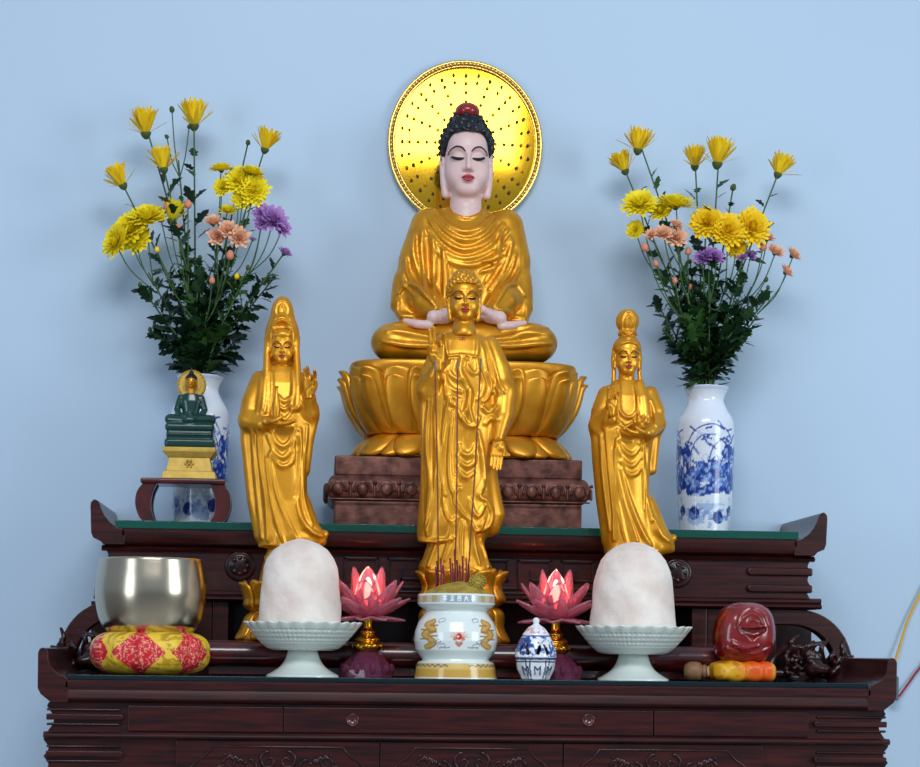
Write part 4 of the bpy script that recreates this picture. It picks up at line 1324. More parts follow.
# legs
for sg, hip, kn, sh in ((-1, (440, 335, 0), (395, 343, -36), (470, 350, -56)), (1, (492, 335, 0), (531, 344, -36), (460, 351, -52))):
    P = B3(sp, [hip, kn, sh])
    F_.line(P[:2], [22, 18.5], 8); F_.line(P[1:], [17.5, 13], 6)
    F_.ell(B3(sp, [(kn[0]-sg*-3.0, kn[1], -32)])[0], (22, 24, 18), 6)
F_.ell(B3(sp, [(463, 340, -10)])[0], (70, 50, 22), 6)
F_.box((0, 0, -12), (140, 120, 12.0), 0, 1.5, sub=True)
# hanging sleeve masses
for sg, pts in ((-1, [(402, 280, -8), (399, 305, -14), (404, 317, -22)]), (1, [(520, 280, -8), (522, 308, -12), (519, 322, -20)])):
    F_.line(B3(sp, pts), [9, 10, 7], 7)
D = lambda pts, r, off=0.0, k=None, sub=False: F_.drape(L_(pts), r, off, k, sub)
# cowl folds
for pts, r in (([(436, 206), (444, 220), (461, 231), (478, 227), (492, 213)], 2.6), ([(433, 213), (444, 229), (463, 240), (482, 234), (497, 217)], 2.6),
               ([(430, 219), (442, 238), (462, 250), (486, 242), (503, 222)], 2.8), ([(428, 227), (440, 247), (462, 259), (488, 250), (507, 228)], 2.8), ([(427, 236), (443, 257), (466, 266), (490, 258), (510, 236)], 2.8)):
    D(pts, r, -0.8, 3.0)
for pts in ([(434, 210), (444, 225), (462, 236), (480, 231), (494, 216)], [(431, 216), (443, 234), (463, 245), (484, 238), (500, 220)], [(428, 223), (441, 243), (462, 255), (487, 246), (505, 225)]):
    D(pts, 1.1, -1.2, 1.5, True)
D([(424, 208), (428, 225), (434, 243), (446, 258), (462, 266)], 1.4, -0.8, 1.5, True)
# long vertical folds on the left chest
for pts, r in (([(422, 228), (421, 250), (425, 290), (430, 306)], 2.8), ([(432, 238), (433, 262), (432, 300)], 2.8), ([(442, 252), (444, 275), (443, 304)], 2.8), ([(413, 232), (413, 252), (420, 280)], 2.6)):
    D(pts, r, -1.0, 2.5)
for pts in ([(427, 232), (427, 258), (431, 302)], [(438, 246), (439, 270), (438, 303)], [(417, 230), (417, 252), (424, 284)], [(448, 262), (450, 280), (449, 304)]): D(pts, 1.5, -1.0, 1.6, True)
# sleeve folds left and right
for pts, r in (([(405, 255), (407, 272), (415, 287), (424, 300)], 3.0), ([(402, 268), (403, 282), (412, 296)], 2.4), ([(398, 292), (404, 284), (414, 287), (424, 299), (434, 312)], 2.6), ([(397, 300), (398, 314), (412, 317), (432, 314)], 2.6),
               ([(512, 240), (507, 258), (500, 274), (488, 290)], 2.8), ([(515, 252), (510, 268), (501, 282), (490, 296)], 2.6), ([(519, 268), (512, 280), (502, 290), (494, 302)], 2.4), ([(524, 294), (516, 285), (505, 288), (497, 300), (490, 312)], 2.6),
               ([(500, 232), (497, 250), (492, 268), (484, 282)], 2.6), ([(526, 305), (524, 318), (510, 316), (496, 314)], 2.4), ([(482, 262), (494, 258), (504, 246)], 2.2), ([(480, 272), (492, 268), (503, 256)], 2.2)):
    D(pts, r, -1.0, 2.6)
for pts in ([(409, 256), (411, 272), (420, 288), (428, 302)], [(516, 246), (510, 263), (502, 277), (490, 293)], [(518, 260), (512, 274), (502, 286), (492, 299)], [(505, 236), (501, 254), (496, 270), (487, 285)]): D(pts, 1.5, -1.0, 1.6, True)
# knee folds
for pts, r in (([(385, 335), (402, 337), (425, 342), (445, 345)], 2.6), ([(380, 345), (398, 349), (424, 351), (445, 351)], 2.6), ([(392, 328), (410, 328), (430, 332)], 2.2),
               ([(545, 338), (525, 338), (503, 343), (485, 345)], 2.6), ([(548, 347), (528, 349), (505, 351), (485, 351)], 2.6), ([(535, 330), (518, 331), (500, 334)], 2.2), ([(545, 331), (530, 334), (512, 338)], 1.6)):
    D(pts, r, -0.6, 3.0)
D([(445, 201), (452, 210), (466, 216), (480, 210), (487, 201)], 2.0, -.6, 2.0)
robe = link_mesh('robe', F_.mesh('robe', s), M_gold, bb, loc=OFF)
# head
F_, mf, C, R = head_field(sp, 466.5, 194, 23.5, 1.02, yc=-8, neck=1.0)
hd = link_mesh('head', F_.mesh('head', s), M_skin, bb, loc=OFF)
face_paint(F_, mf, sp, hd, 23.5, bw=.75)
p = C(0, 0, 1.98); yy = F_.front(p[0], p[2])
MB().ball((p[0]*s, (yy)*s, p[2]*s), 1.1*s, 10, 8).build('forehead_dot', M_white, hd, smooth=True)
hr = hair(sp, C, R, 23.5, 1.02, bb, M_black, hairline=2.55); hr.location = OFF
m = MB(); c_ = C(0, -.05, 3.60); m.ball((c_[0]*s, c_[1]*s, c_[2]*s), (12.5*s, 12.5*s, 9*s), 24, 14)
tag(m.build('crown_jewel', M_redjewel, bb, smooth=True, loc=OFF), 'dull red domed jewel on the crown')
# hands in the lap and pale forearms
F_ = Field((sp.l(395, 340)[0], -86, sp.l(395, 340)[1]-8), (sp.l(532, 300)[0], -22, sp.l(395, 300)[1]), .9)
w1 = B3(sp, [(438, 317, -56)])[0]; w2 = B3(sp, [(493, 317, -56)])[0]
hand(F_, w1, (1, -.12, .02), (.0, -.1, 1), 1, 22, (.12, .12, .12, .12), (.5, .2), r=3.4)
hand(F_, w2, (-1, -.12, .12), (.0, -.1, 1), -1, 22, (.12, .12, .12, .12), (.5, .2), r=3.4)
F_.line(B3(sp, [(404, 321, -46), (416, 324, -52), (428, 325, -55)]), [2.8, 4.2, 4.2], 2)
F_.line(B3(sp, [(523, 323, -46), (510, 325.5, -52), (500, 326, -55)]), [2.8, 4.2, 4.2], 2)
F_.line(B3(sp, [(441, 317, -54), (443, 313, -50)]), [5.5, 5], 3); F_.line(B3(sp, [(490, 317, -54), (488, 313, -50)]), [5.5, 5], 3)
link_mesh('hands', F_.mesh('hands', s), M_skin, bb, loc=OFF)

# ================= halo disc on the wall
hc = at(465.5, 143, 0.735); sH = mpp(0.735)
ht = thing('halo_disc', 'mirror-gold round halo with beaded rim behind the seated statue head', 'halo', (hc.x, YW-0.0005, hc.z))
nr, na = 60, 288; V = []; F = []; colr = []
rx_, rz_ = 72*sH, 77.5*sH
V.append((0, -0.022, 0)); colr.append((255, 196, 48))
for i in range(1, nr+1):
    f = i/nr
    for j in range(na):
        a = 2*PI*j/na
        V.append((rx_*f*math.cos(a), -0.022+0.006*f*f, rz_*f*math.sin(a)))
        colr.append((255, 196, 48))
for j in range(na): F.append((0, 1+j, 1+(j+1) % na))
for i in range(nr-1):
    for j in range(na):
        a = 1+i*na+j; b = 1+i*na+(j+1) % na; F.append((a, a+na, b+na, b))
F = [tuple(reversed(q)) for q in F] if False else F
m = MB().add(V, F); o = m.build('mirror_disc', M_gold_mirror, ht, smooth=True); set_col(o.data, np.array(colr))
m = MB()
for j in range(120):
    a = 2*PI*j/120; tw = 1 if j % 2 else 0
    m.ball((rx_*1.032*math.cos(a), -0.020, rz_*1.03*math.sin(a)), (2.3*sH, 3*sH, 2.3*sH), 8, 6)
m.build('beaded_rim', M_rim, ht, smooth=True)
m = MB()
for rr_, th in ((1.0, 1.4), (1.062, 1.7)):
    pts = [(rx_*rr_*math.cos(2*PI*j/120), -0.018, rz_*rr_*math.sin(2*PI*j/120)) for j in range(121)]
    m.tube(pts, th*sH, 8, cap=False)
m.build('rim_wire', M_rim, ht, smooth=True)
m = MB(); m.lathe([(0, 0), (1.045, 0), (1.045, 0.014), (0, 0.014)], 96)
m.v = [(x*rx_, -z, y*rz_) for x, y, z in m.v]; m.f = [tuple(reversed(q)) for q in m.f]
m.build('backing', M_ink, ht)
m = MB(); m2 = MB()
for i in range(16):
    a = 2*PI*(i+.5*0)/16+PI/2
    for kx, f in enumerate((.42, .54, .66, .78, .88)):
        (m if (kx+i) % 3 else m2).ball((rx_*f*math.cos(a), -0.0215, rz_*f*math.sin(a)), 1.7*sH, 8, 6)
    a += PI/16
    for f in (.80, .90): m.ball((rx_*f*math.cos(a), -0.0215, rz_*f*math.sin(a)), 1.5*sH, 8, 6)
tag(m.build('stud_dots', M_bronze, ht, smooth=True), kind='stuff'); tag(m2.build('gilt_dots', M_brass, ht, smooth=True), kind='stuff')

# ================= standing figure in the centre
def small_lotus(sp, parent, r_top, z_top, z_waist, r_waist, r_foot, mat_=M_gold, cnt=9):
    s = sp.s
    m = MB(); pr = spline_prof([(r_foot*.96, 0), (r_foot*.97, 3), (r_foot*.80, z_waist*.5), (r_waist, z_waist), (r_waist*1.1, z_waist+5), (r_top*.74, z_top-10), (r_top*.70, z_top-3)], 4)
    m.lathe([(0, 0)]+[(r*s, z*s) for r, z in pr]+[(0, (z_top-3)*s)], 48); b_ = m.build('lotus_base', mat_, parent); smooth_sharp(b_, .8)
    rings = [(cnt, [(r_waist*.95, z_waist), (r_waist*1.25, z_waist+6), (r_top*.84, z_top-16), (r_top*.93, z_top-5), (r_top, z_top)], .36, 2.0, 0.5, 1, 0),
             (cnt, [(r_waist*.9, z_waist), (r_waist*1.1, z_waist+7), (r_top*.75, z_top-16), (r_top*.80, z_top-5), (r_top*.84, z_top+2)], .36, 2.0, 0, 1, 0),
             (cnt, [(r_waist*.95, z_waist), (r_waist*1.2, z_waist*.8), (r_foot*.9, z_waist*.42), (r_foot*1.02, z_waist*.12), (r_foot*1.04, 1.2)], .34, 2.2, 0.5, 1, 0)]
    flower_base(sp, b_, mat_, rings)
sp = Spot(461.5, 0.295, ZP+0.0006); sp.yf = -18; s = sp.s
st = thing('buddha_statue', 'gold standing statue with one raised hand on a lotus base, centre of the altar', 'statue', sp.loc)
zl = lambda y: sp.l(sp.cx, y)[1]
small_lotus(sp, st, 47, zl(571), zl(606), 35, 47)
x1, z1 = sp.l(410, 580); x2, z2 = sp.l(514, 312)
F_ = Field((x1-2, -46, z1-4), (x2+2, 34, z2+4), 1.0)
loft_px(F_, sp, [(576, 422, 494, 26, 22), (566, 419, 494, 25, 22), (556, 424, 489, 24, 20), (540, 429, 485, 23, 19), (500, 427, 490, 22, 18)], 0, 2.3)
loft_px(F_, sp, [(541, 419, 484, 22, 20), (525, 420, 495, 25, 21), (505, 422, 496, 25, 20), (470, 427, 493, 24, 19), (430, 429, 497, 24, 19), (395, 427, 497, 23, 18), (368, 431, 494, 21, 17), (350, 437, 491, 18, 15), (338, 443, 487, 14, 13), (330, 452, 477, 10, 10)], 3, 2.4)
# left (viewer) sleeve rising to the hand, right sleeve falling
F_.line(B3(sp, [(444, 343, 0), (432, 368, -4), (427, 392, -8)]), [10, 9, 9], 6)
F_.line(B3(sp, [(427, 388, -9), (434, 376, -20), (438, 366, -25)]), [10, 7.5, 6], 5)
F_.line(B3(sp, [(425, 374, -6), (425, 400, -6), (428, 450, -4), (427, 500, 0), (424, 534, 0)]), [4, 6, 7, 7, 6], 5)
F_.line(B3(sp, [(490, 345, 0), (500, 368, -3), (505, 392, -6)]), [9, 10, 11], 6)
F_.line(B3(sp, [(505, 392, -8), (503, 415, -13), (498, 438, -18)]), [11, 10, 6], 5)
F_.line(B3(sp, [(507, 402, -6), (508, 420, -6), (502, 438, -10)]), [5, 5, 3], 4)
F_.line(B3(sp, [(488, 455, -2), (492, 490, -2), (496, 514, 0), (492, 528, 2)]), [7, 8, 9, 8], 6)
D = lambda pts, r, off=-0.6, k=None, sub=False: F_.drape(L_(pts), r*.92, off+.15, r*1.7 if k is None else k, sub)
L_ = sp.L
# chest panel: hollow below the neck then a belt edge
D([(447, 334), (446, 345), (448, 357)], 1.8); D([(477, 332), (478, 345), (476, 357)], 1.8)
D([(448, 356), (462, 355), (476, 357)], 1.0, -.6)
D([(448, 358), (462, 357.5), (476, 359)], 1.2, -.4, 1.2, True)
for x in (0, 1, 2): D([(479+x*4, 334+x*2), (484+x*5, 352+x*4), (488+x*6, 376+x*4), (494+x*5, 392)], 1.5)
# curved folds of the inner robe
for pts, r in (([(452, 360), (449, 372), (457, 380), (463, 378)], 1.8), ([(447, 366), (444, 378), (452, 390), (460, 392)], 1.8), ([(445, 376), (446, 388), (452, 397), (459, 400)], 1.8), ([(444, 386), (447, 398), (453, 406)], 1.8),
               ([(462, 358), (460, 372), (467, 388), (470, 400), (462, 418)], 2.6), ([(471, 358), (467, 366), (473, 374), (478, 370), (477, 360)], 1.6), ([(470, 390), (468, 405), (471, 420), (474, 426)], 2.0), ([(457, 402), (459, 415), (466, 425), (474, 427), (479, 418)], 1.8),
               ([(480, 372), (484, 384), (481, 395), (477, 400)], 1.8), ([(488, 372), (491, 384), (488, 396), (483, 402)], 1.8), ([(483, 408), (488, 412), (496, 406), (498, 398)], 2.0), ([(485, 424), (490, 418), (497, 420)], 2.0),
               ([(459, 446), (461, 453), (467, 456), (472, 453), (475, 446)], 2.0), ([(457, 456), (461, 464), (467, 467), (473, 463), (475, 456)], 2.0), ([(457, 467), (462, 476), (467, 478), (473, 473)], 2.0),
               ([(449, 398), (446, 415), (442, 440), (440, 470), (444, 495)], 2.0), ([(438, 380), (435, 420), (437, 460), (432, 500), (428, 535)], 2.2), ([(430, 400), (427, 440), (430, 480), (426, 530)], 2.2), ([(452, 412), (450, 440), (449, 470), (452, 492), (459, 488)], 2.0),
               ([(478, 432), (482, 455), (484, 480), (479, 495), (484, 500)], 2.0), ([(455, 478), (454, 500), (460, 512), (466, 518)], 1.8), ([(443, 500), (446, 515), (451, 522), (456, 518)], 1.8), ([(470, 500), (473, 512), (478, 516), (484, 506)], 1.8), ([(470, 520), (474, 530), (480, 530), (484, 520)], 1.6),
               ([(486, 500), (492, 512), (490, 524), (484, 530)], 2.2), ([(452, 525), (448, 545), (443, 560)], 1.8), ([(462, 522), (461, 545), (462, 566)], 1.8), ([(473, 534), (475, 550), (479, 564)], 1.8), ([(438, 540), (432, 556), (428, 566)], 1.8), ([(481, 540), (486, 554), (489, 566)], 1.6)):
    D(pts, r)
for pts in ([(442, 395), (440, 440), (441, 480), (436, 520)], [(434, 400), (432, 450), (432, 500), (424, 532)], [(455, 410), (453, 445), (454, 475)], [(480, 435), (484, 470), (486, 490)], [(458, 520), (455, 545), (452, 566)], [(468, 524), (469, 548), (471, 566)], [(425, 400), (423, 450), (424, 520)], [(466, 430), (464, 440), (466, 450)]):
    D(pts, 1.3, -.6, 1.4, True)
D([(418, 539), (428, 541), (440, 541), (452, 539)], 1.8)
chest_y = F_.front(*sp.l(462.7, 339))
link_mesh('robe', F_.mesh('robe', s), M_gold, st)
F_ = Field((sp.l(422, 380)[0], -44, sp.l(422, 380)[1]), (sp.l(450, 300)[0], -8, sp.l(440, 300)[1]+10), .55)
hand(F_, B3(sp, [(438.5, 364, -27)])[0], (-.10, -.05, 1), (0.1, -1, 0), -1, 18.5, (.10, .12, .95, .35), (.35, .5), r=2.1, spread=.05)
link_mesh('hand', F_.mesh('raised_hand', s), M_gold, st)
F_ = Field((sp.l(480, 480)[0], -40, sp.l(480, 480)[1]), (sp.l(515, 428)[0], -2, sp.l(515, 428)[1]), .55)
hand(F_, B3(sp, [(498.5, 441, -18)])[0], (-.12, -.1, -1), (-.1, -1, 0), -1, 15.5, (.08, .08, .08, .08), (.35, .1), r=2.0, spread=.0)
link_mesh('hand', F_.mesh('lowered_hand', s), M_gold, st)
F_, mf, C, R = head_field(sp, 465, 319, 15.3, .93, yc=-4, neck=1.0)
F_.op(lambda X, Y, Z: (np.sqrt((X-C(0,0,0)[0])**2+((Y+4)*1.0)**2+(Z-C(0, 0, -.9)[2])**2)-12).astype(np.float32), C(-1, -1, -1.2), C(1, 1, -.3), 4)
hd = link_mesh('head', F_.mesh('head', s), M_gold, st)
face_paint(F_, mf, sp, hd, 15.3, bw=.6)
hair(sp, C, R, 15.3, .93, st, M_gold, hairline=2.5, n=170)
# small red mark on the chest
mk = MB(); xm, zm = sp.l(462.7, 339); u = 1.15; my = chest_y
for a, b, c_, d_ in ((-2, 0, 2, 0), (0, -2, 0, 2), (-2, 0, -2, 2), (0, 2, 2, 2), (2, 0, 2, -2), (0, -2, -2, -2)):
    mk.box((xm+min(a, c_)*u-.3)*s, (xm+max(a, c_)*u+.3)*s, (my-.5)*s, (my+2)*s, (zm+min(b, d_)*u-.3)*s, (zm+max(b, d_)*u+.3)*s)
tag(mk.build('chest_emblem', M_red, st), 'tiny red emblem')

# ================= the two robed figures at the sides
def crown(F_, C, R, S, q, hi=3.0):
    pass

# ---- left figure with veil
sp = Spot(277, 0.30, ZP+0.0006); sp.yf = -16; s = sp.s; L_ = sp.L
gl = thing('robed_statue', 'gold veiled standing statue with raised hand behind the left white block', 'statue', sp.loc)
zl = lambda y: sp.l(sp.cx, y)[1]
# lotus foot
small_lotus(sp, gl, 40, zl(583), zl(612), 27, 41, cnt=8)
x1, z1 = sp.l(236, 600); x2, z2 = sp.l(332, 290)
F_ = Field((x1-4, -44, z1-4), (x2+3, 30, z2+4), 1.0)
loft_px(F_, sp, [(590, 256, 306, 20, 18), (565, 262, 305, 20, 17), (545, 268, 312, 19, 17), (520, 272, 312, 18, 16)], 0, 2.3)
loft_px(F_, sp, [(546, 258, 312, 22, 20), (536, 257, 316, 23, 20), (520, 258, 312, 22, 19), (500, 257, 307, 21, 18), (450, 250, 307, 21, 17), (425, 247, 312, 21, 17), (400, 250, 309, 19, 16), (382, 255, 305, 16, 14), (371, 264, 297, 12, 12), (364, 270, 292, 9, 10)], 3, 2.4)
# trailing hem to the right
F_.line(B3(sp, [(302, 505, -4), (309, 527, -8), (319, 536, -9), (325, 534, -9)]), [9, 10, 7, 4], 6)
F_.line(B3(sp, [(296, 530, -6), (310, 543, -9), (322, 542, -9)]), [9, 7, 4.5], 5)
# sleeves
F_.line(B3(sp, [(260, 380, 0), (251, 402, -4), (248, 420, -8)]), [9, 9.5, 9], 6); F_.line(B3(sp, [(248, 420, -9), (262, 424, -20), (272, 422, -26)]), [9, 7.5, 5], 5)
F_.line(B3(sp, [(245, 417, -4), (246.5, 440, -2), (254, 500, 0), (260, 535, 0)]), [4, 6, 7, 6], 5)
F_.line(B3(sp, [(302, 380, 0), (308, 398, -6), (311, 414, -8)]), [8, 8, 7], 6); F_.line(B3(sp, [(309, 412, -9), (308, 400, -18), (308, 394, -22)]), [8, 6, 4.5], 5)
F_.line(B3(sp, [(313, 408, -6), (314, 418, -6), (308, 440, -4), (305, 470, -3)]), [5, 5, 6, 5], 4)
# hood over the head
hx, hz = sp.l(282, 334, -8)
F_.ell((hx, 3, hz), (17.2, 15, 23), 0); F_.ell((hx, 2, hz+20), (11.5, 11, 19.5), 5); F_.ell((hx, 8, hz-22), (17, 10, 26), 6)
F_.line(B3(sp, [(267.5, 340, 0), (267, 355, -4), (267, 368, -8), (266, 392, -15), (264, 412, -19)]), [3, 3.5, 4, 4.5, 4.5], 4)
F_.line(B3(sp, [(296.5, 340, 0), (296.5, 355, -4), (297, 368, -8), (298, 388, -15), (297, 406, -19)]), [3, 3.5, 4, 4.5, 4.5], 4)
F_.ell((hx, -16, hz-7), (11.5, 14, 21), 2, sub=True)
D = lambda pts, r, off=-0.6, k=None, sub=False: F_.drape(L_(pts), r*.92, off+.15, r*1.7 if k is None else k, sub)
for pts, r in (([(261, 378), (260, 395), (257, 414)], 1.8), ([(272, 372), (272, 395), (269, 416)], 1.6), ([(292, 370), (293, 390), (291, 408), (297, 410)], 1.6), ([(277, 395), (284, 402), (290, 398)], 1.4), ([(277, 404), (284, 410), (290, 405)], 1.4),
               ([(279, 415), (285, 420), (292, 412)], 1.5), ([(270, 430), (276, 442), (283, 447), (290, 442), (295, 428)], 1.9), ([(268, 436), (275, 452), (283, 458), (291, 450), (297, 436)], 1.9), ([(272, 452), (280, 466), (290, 464), (296, 450)], 1.9),
               ([(258, 432), (260, 460), (266, 500), (268, 540)], 2.0), ([(252, 430), (255, 470), (260, 520), (262, 538)], 2.0), ([(270, 455), (276, 490), (287, 520), (297, 540)], 2.0), ([(266, 460), (270, 495), (279, 528), (284, 543)], 2.0), ([(300, 430), (301, 460), (298, 500), (304, 528)], 2.0), ([(307, 425), (304, 460), (303, 495), (312, 525)], 1.8),
               ([(296, 500), (302, 520), (312, 532), (322, 536)], 2.0), ([(262, 550), (268, 566), (266, 580)], 1.8), ([(290, 548), (292, 566), (294, 580)], 1.8)):
    D(pts, r)
for pts in ([(263, 432), (264, 465), (270, 510), (274, 542)], [(256, 440), (259, 480), (264, 530)], [(273, 462), (281, 500), (292, 532)], [(296, 435), (297, 470), (296, 505)], [(304, 440), (301, 480), (304, 512)], [(266, 378), (265, 400), (262, 415)]):
    D(pts, 1.2, -.6, 1.2, True)
D([(256, 545), (270, 547), (290, 546), (306, 545)], 1.6)
# crown relief
hxx = 282
for pts, r in (([(271.5, 325), (276, 321), (282, 319), (288, 321), (292.5, 325)], 1.5), ([(273, 318), (278, 315), (282, 313), (286, 315), (291, 318)], 1.3), ([(276, 314), (275, 307), (278, 301), (282, 299), (286, 301), (289, 307), (288, 314)], 1.2), ([(279.5, 312), (279.5, 306), (282, 303.5), (284.5, 306), (284.5, 312)], 1.0), ([(270, 330), (276, 327), (282, 326), (288, 327), (294, 330)], 1.2)):
    D(pts, r, -.9, 1.0)
link_mesh('robe', F_.mesh('robe', s), M_gold, gl)
F_, mf, C, R = head_field(sp, 282, 363, 11.2, .97, yc=-3.5, neck=.9, ears='mid')
F_.ell(C(0, -.25, 2.6), R(.92, .85, .62), 1.0)
for u in (-.6, -.3, 0, .3, .6): F_.line([C(u, -1.0+.5*u*u, 2.55), C(u*1.1, -.85+.5*u*u, 3.0)], [.10*11.2]*2, .5)
hd = link_mesh('head', F_.mesh('head', s), M_gold, gl); face_paint(F_, mf, sp, hd, 11.2, bw=.7)
F_ = Field((sp.l(296, 400)[0], -38, sp.l(296, 400)[1]), (sp.l(322, 358)[0], -8, sp.l(322, 358)[1]+2), .5)
hand(F_, B3(sp, [(309, 394, -25)])[0], (.05, -.05, 1), (-.2, -1, 0), 1, 14.5, (.45, .95, .25, .12), (.35, .5), r=2.0)
link_mesh('hand', F_.mesh('hand', s), M_gold, gl)
F_ = Field((sp.l(255, 440)[0], -46, sp.l(255, 440)[1]), (sp.l(300, 405)[0], -8, sp.l(300, 405)[1]), .55)
hand(F_, B3(sp, [(269, 422, -29)])[0], (1, -.2, -.15), (0, .0, 1), 1, 14, (.2, .2, .25, .25), (.3, .6), r=2.1)
link_mesh('hand', F_.mesh('hand', s), M_gold, gl)
vx, vz = sp.l(276.5, 424)
m = MB(); pr = spline_prof([(2.0, 0), (3.4, 6), (4.0, 15), (2.9, 23), (1.5, 29), (1.5, 33), (2.4, 35)], 4)
m.lathe([(0, 0)]+[(r*s, z*s) for r, z in pr]+[(0, 35*s)], 24); m.v = [(x+vx*s, y-32*s, z+vz*s) for x, y, z in m.v]
tag(m.build('held_bottle', M_gold, gl, smooth=True), 'slender bottle held on the palm')

# ---- right figure
sp = Spot(629, 0.30, ZP+0.0006); sp.yf = -16; s = sp.s; L_ = sp.L
gr = thing('robed_statue', 'gold standing statue with tall topknot behind the right white block', 'statue', sp.loc)
zl = lambda y: sp.l(sp.cx, y)[1]
small_lotus(sp, gr, 38, zl(590), zl(616), 27, 40, cnt=8)
x1, z1 = sp.l(585, 600); x2, z2 = sp.l(681, 366)
F_ = Field((x1-4, -44, z1-4), (x2+3, 30, z2+4), 1.0)
loft_px(F_, sp, [(594, 606, 652, 20, 18), (560, 608, 660, 20, 18), (540, 610, 660, 20, 17)], 0, 2.3)
loft_px(F_, sp, [(552, 607, 660, 22, 20), (530, 606, 657, 23, 20), (500, 602, 651, 22, 19), (460, 597, 652, 21, 18), (430, 596, 657, 21, 17), (410, 600, 655, 19, 16), (395, 604, 652, 16, 14), (385, 611, 644, 12, 12), (378, 617, 640, 9, 10)], 3, 2.4)
F_.line(B3(sp, [(648, 505, -4), (656, 530, -8), (666, 542, -9), (673, 538, -9)]), [9, 11, 8, 4], 6)
F_.line(B3(sp, [(645, 535, -6), (658, 548, -9), (671, 549, -9)]), [10, 8, 4], 5)
F_.line(B3(sp, [(606, 394, 0), (600, 412, -3), (597, 427, -6)]), [8, 9, 7], 6); F_.line(B3(sp, [(597, 425, -8), (606, 418, -18), (610, 408, -24)]), [8, 7, 5], 5)
F_.line(B3(sp, [(594, 428, -4), (598, 450, -2), (603, 500, 0), (608, 540, 0)]), [4, 6, 7, 6], 5)
F_.line(B3(sp, [(650, 394, 0), (656, 412, -3), (658, 424, -6)]), [8, 9, 7], 6); F_.line(B3(sp, [(658, 424, -9), (650, 432, -20), (642, 433, -26)]), [8, 6.5, 4.5], 5)
F_.line(B3(sp, [(661, 425, -4), (655, 440, -4), (652, 470, -2)]), [3.5, 5, 5], 4)
# shawl ends
F_.line(B3(sp, [(616, 384, -8), (614, 398, -15), (613, 420, -20)]), [4, 4.5, 4], 3); F_.line(B3(sp, [(640, 384, -8), (644, 398, -15), (646, 417, -19)]), [4.5, 5, 5], 3)
F_.line(B3(sp, [(638, 384, -9), (639, 398, -16), (641, 416, -20)]), [3, 3, 3], 2)
D = lambda pts, r, off=-0.6, k=None, sub=False: F_.drape(L_(pts), r*.92, off+.15, r*1.7 if k is None else k, sub)
for pts, r in (([(620, 384), (619, 398), (620, 412), (628, 418), (636, 412), (637, 398), (635, 384)], 1.3), ([(618, 422), (624, 428), (632, 424)], 1.6), ([(617, 430), (622, 440), (630, 441)], 1.6), ([(618, 440), (624, 452), (632, 455), (639, 447)], 1.9), ([(617, 448), (624, 463), (632, 466), (641, 456)], 1.9), ([(620, 462), (628, 475), (636, 473), (642, 464)], 1.9),
               ([(606, 430), (608, 460), (612, 500), (614, 540)], 2.0), ([(601, 436), (604, 480), (610, 530)], 2.0), ([(616, 440), (617, 475), (626, 510), (636, 542)], 2.0), ([(620, 470), (628, 500), (640, 530), (650, 545)], 2.0), ([(613, 450), (615, 490), (621, 525), (626, 545)], 1.8), ([(648, 435), (647, 465), (646, 495), (652, 520)], 2.0), ([(643, 440), (644, 480), (644, 510)], 1.6), ([(654, 520), (660, 534), (668, 541)], 2.0), ([(612, 400), (606, 415), (603, 428)], 1.6), ([(652, 400), (655, 412), (655, 426)], 1.6)):
    D(pts, r)
for pts in ([(604, 440), (607, 480), (612, 525)], [(612, 440), (613, 480), (620, 530)], [(618, 470), (626, 505), (640, 540)], [(645, 440), (645, 480), (647, 515)], [(651, 440), (649, 480), (652, 510)]):
    D(pts, 1.2, -.6, 1.2, True)
D([(606, 551), (620, 553), (640, 554), (656, 552)], 1.6)
link_mesh('robe', F_.mesh('robe', s), M_gold, gr)
F_, mf, C, R = head_field(sp, 628.5, 374, 12.0, 1.0, yc=-3.5, neck=.9, ears='mid', top=6.4)
F_.ell(C(0, .22, 2.35), R(1.18, 1.20, 1.0), .6)          # combed hair cap
F_.ell(C(0, -.95, 1.75), R(.86, .5, 1.05), .8, sub=True) if False else None
for s_ in (-1, 1): F_.line([C(s_*1.12, .25, 2.2), C(s_*1.14, .3, 1.3), C(s_*1.08, .2, .3), C(s_*1.15, -.1, -.9)], [.16*11.2, .2*11.2, .2*11.2, .2*11.2], 1.0)
F_.line([C(-.95, -.55, 2.1), C(-.6, -.92, 2.52), C(0, -1.02, 2.68), C(.6, -.92, 2.52), C(.95, -.55, 2.1)], .10*11.2, .8)
F_.ell(C(0, .1, 4.55), R(.98, .75, 1.05), 1.2); F_.ell(C(0, .1, 3.5), R(.8, .7, .5), 2)
for pts in ([(-.5, 3.7), (-.55, 4.5), (-.3, 5.1), (0, 5.25), (.3, 5.1), (.55, 4.5), (.5, 3.7)], [(-.22, 3.9), (-.25, 4.5), (0, 4.85), (.25, 4.5), (.22, 3.9)], [(-.8, 3.35), (-.4, 3.6), (0, 3.3), (.4, 3.6), (.8, 3.35)], [(-.8, 3.1), (-.4, 3.2), (0, 3.0), (.4, 3.2), (.8, 3.1)]):
    F_.drape([mf(*p) for p in pts], .11*11.2, -.4, .8)
hd = link_mesh('head', F_.mesh('head', s), M_gold, gr); face_paint(F_, mf, sp, hd, 12.0, bw=.7)
F_ = Field((sp.l(603, 420)[0], -38, sp.l(603, 420)[1]), (sp.l(625, 385)[0], -8, sp.l(625, 385)[1]+2), .5)
hand(F_, B3(sp, [(612, 411, -27)])[0], (.03, -.05, 1), (.2, -1, 0), -1, 12.5, (.15, .15, .9, .3), (.4, .5), r=1.9)
link_mesh('hand', F_.mesh('hand', s), M_gold, gr)
F_ = Field((sp.l(618, 446)[0], -48, sp.l(618, 446)[1]), (sp.l(656, 410)[0], -8, sp.l(656, 410)[1]), .55)
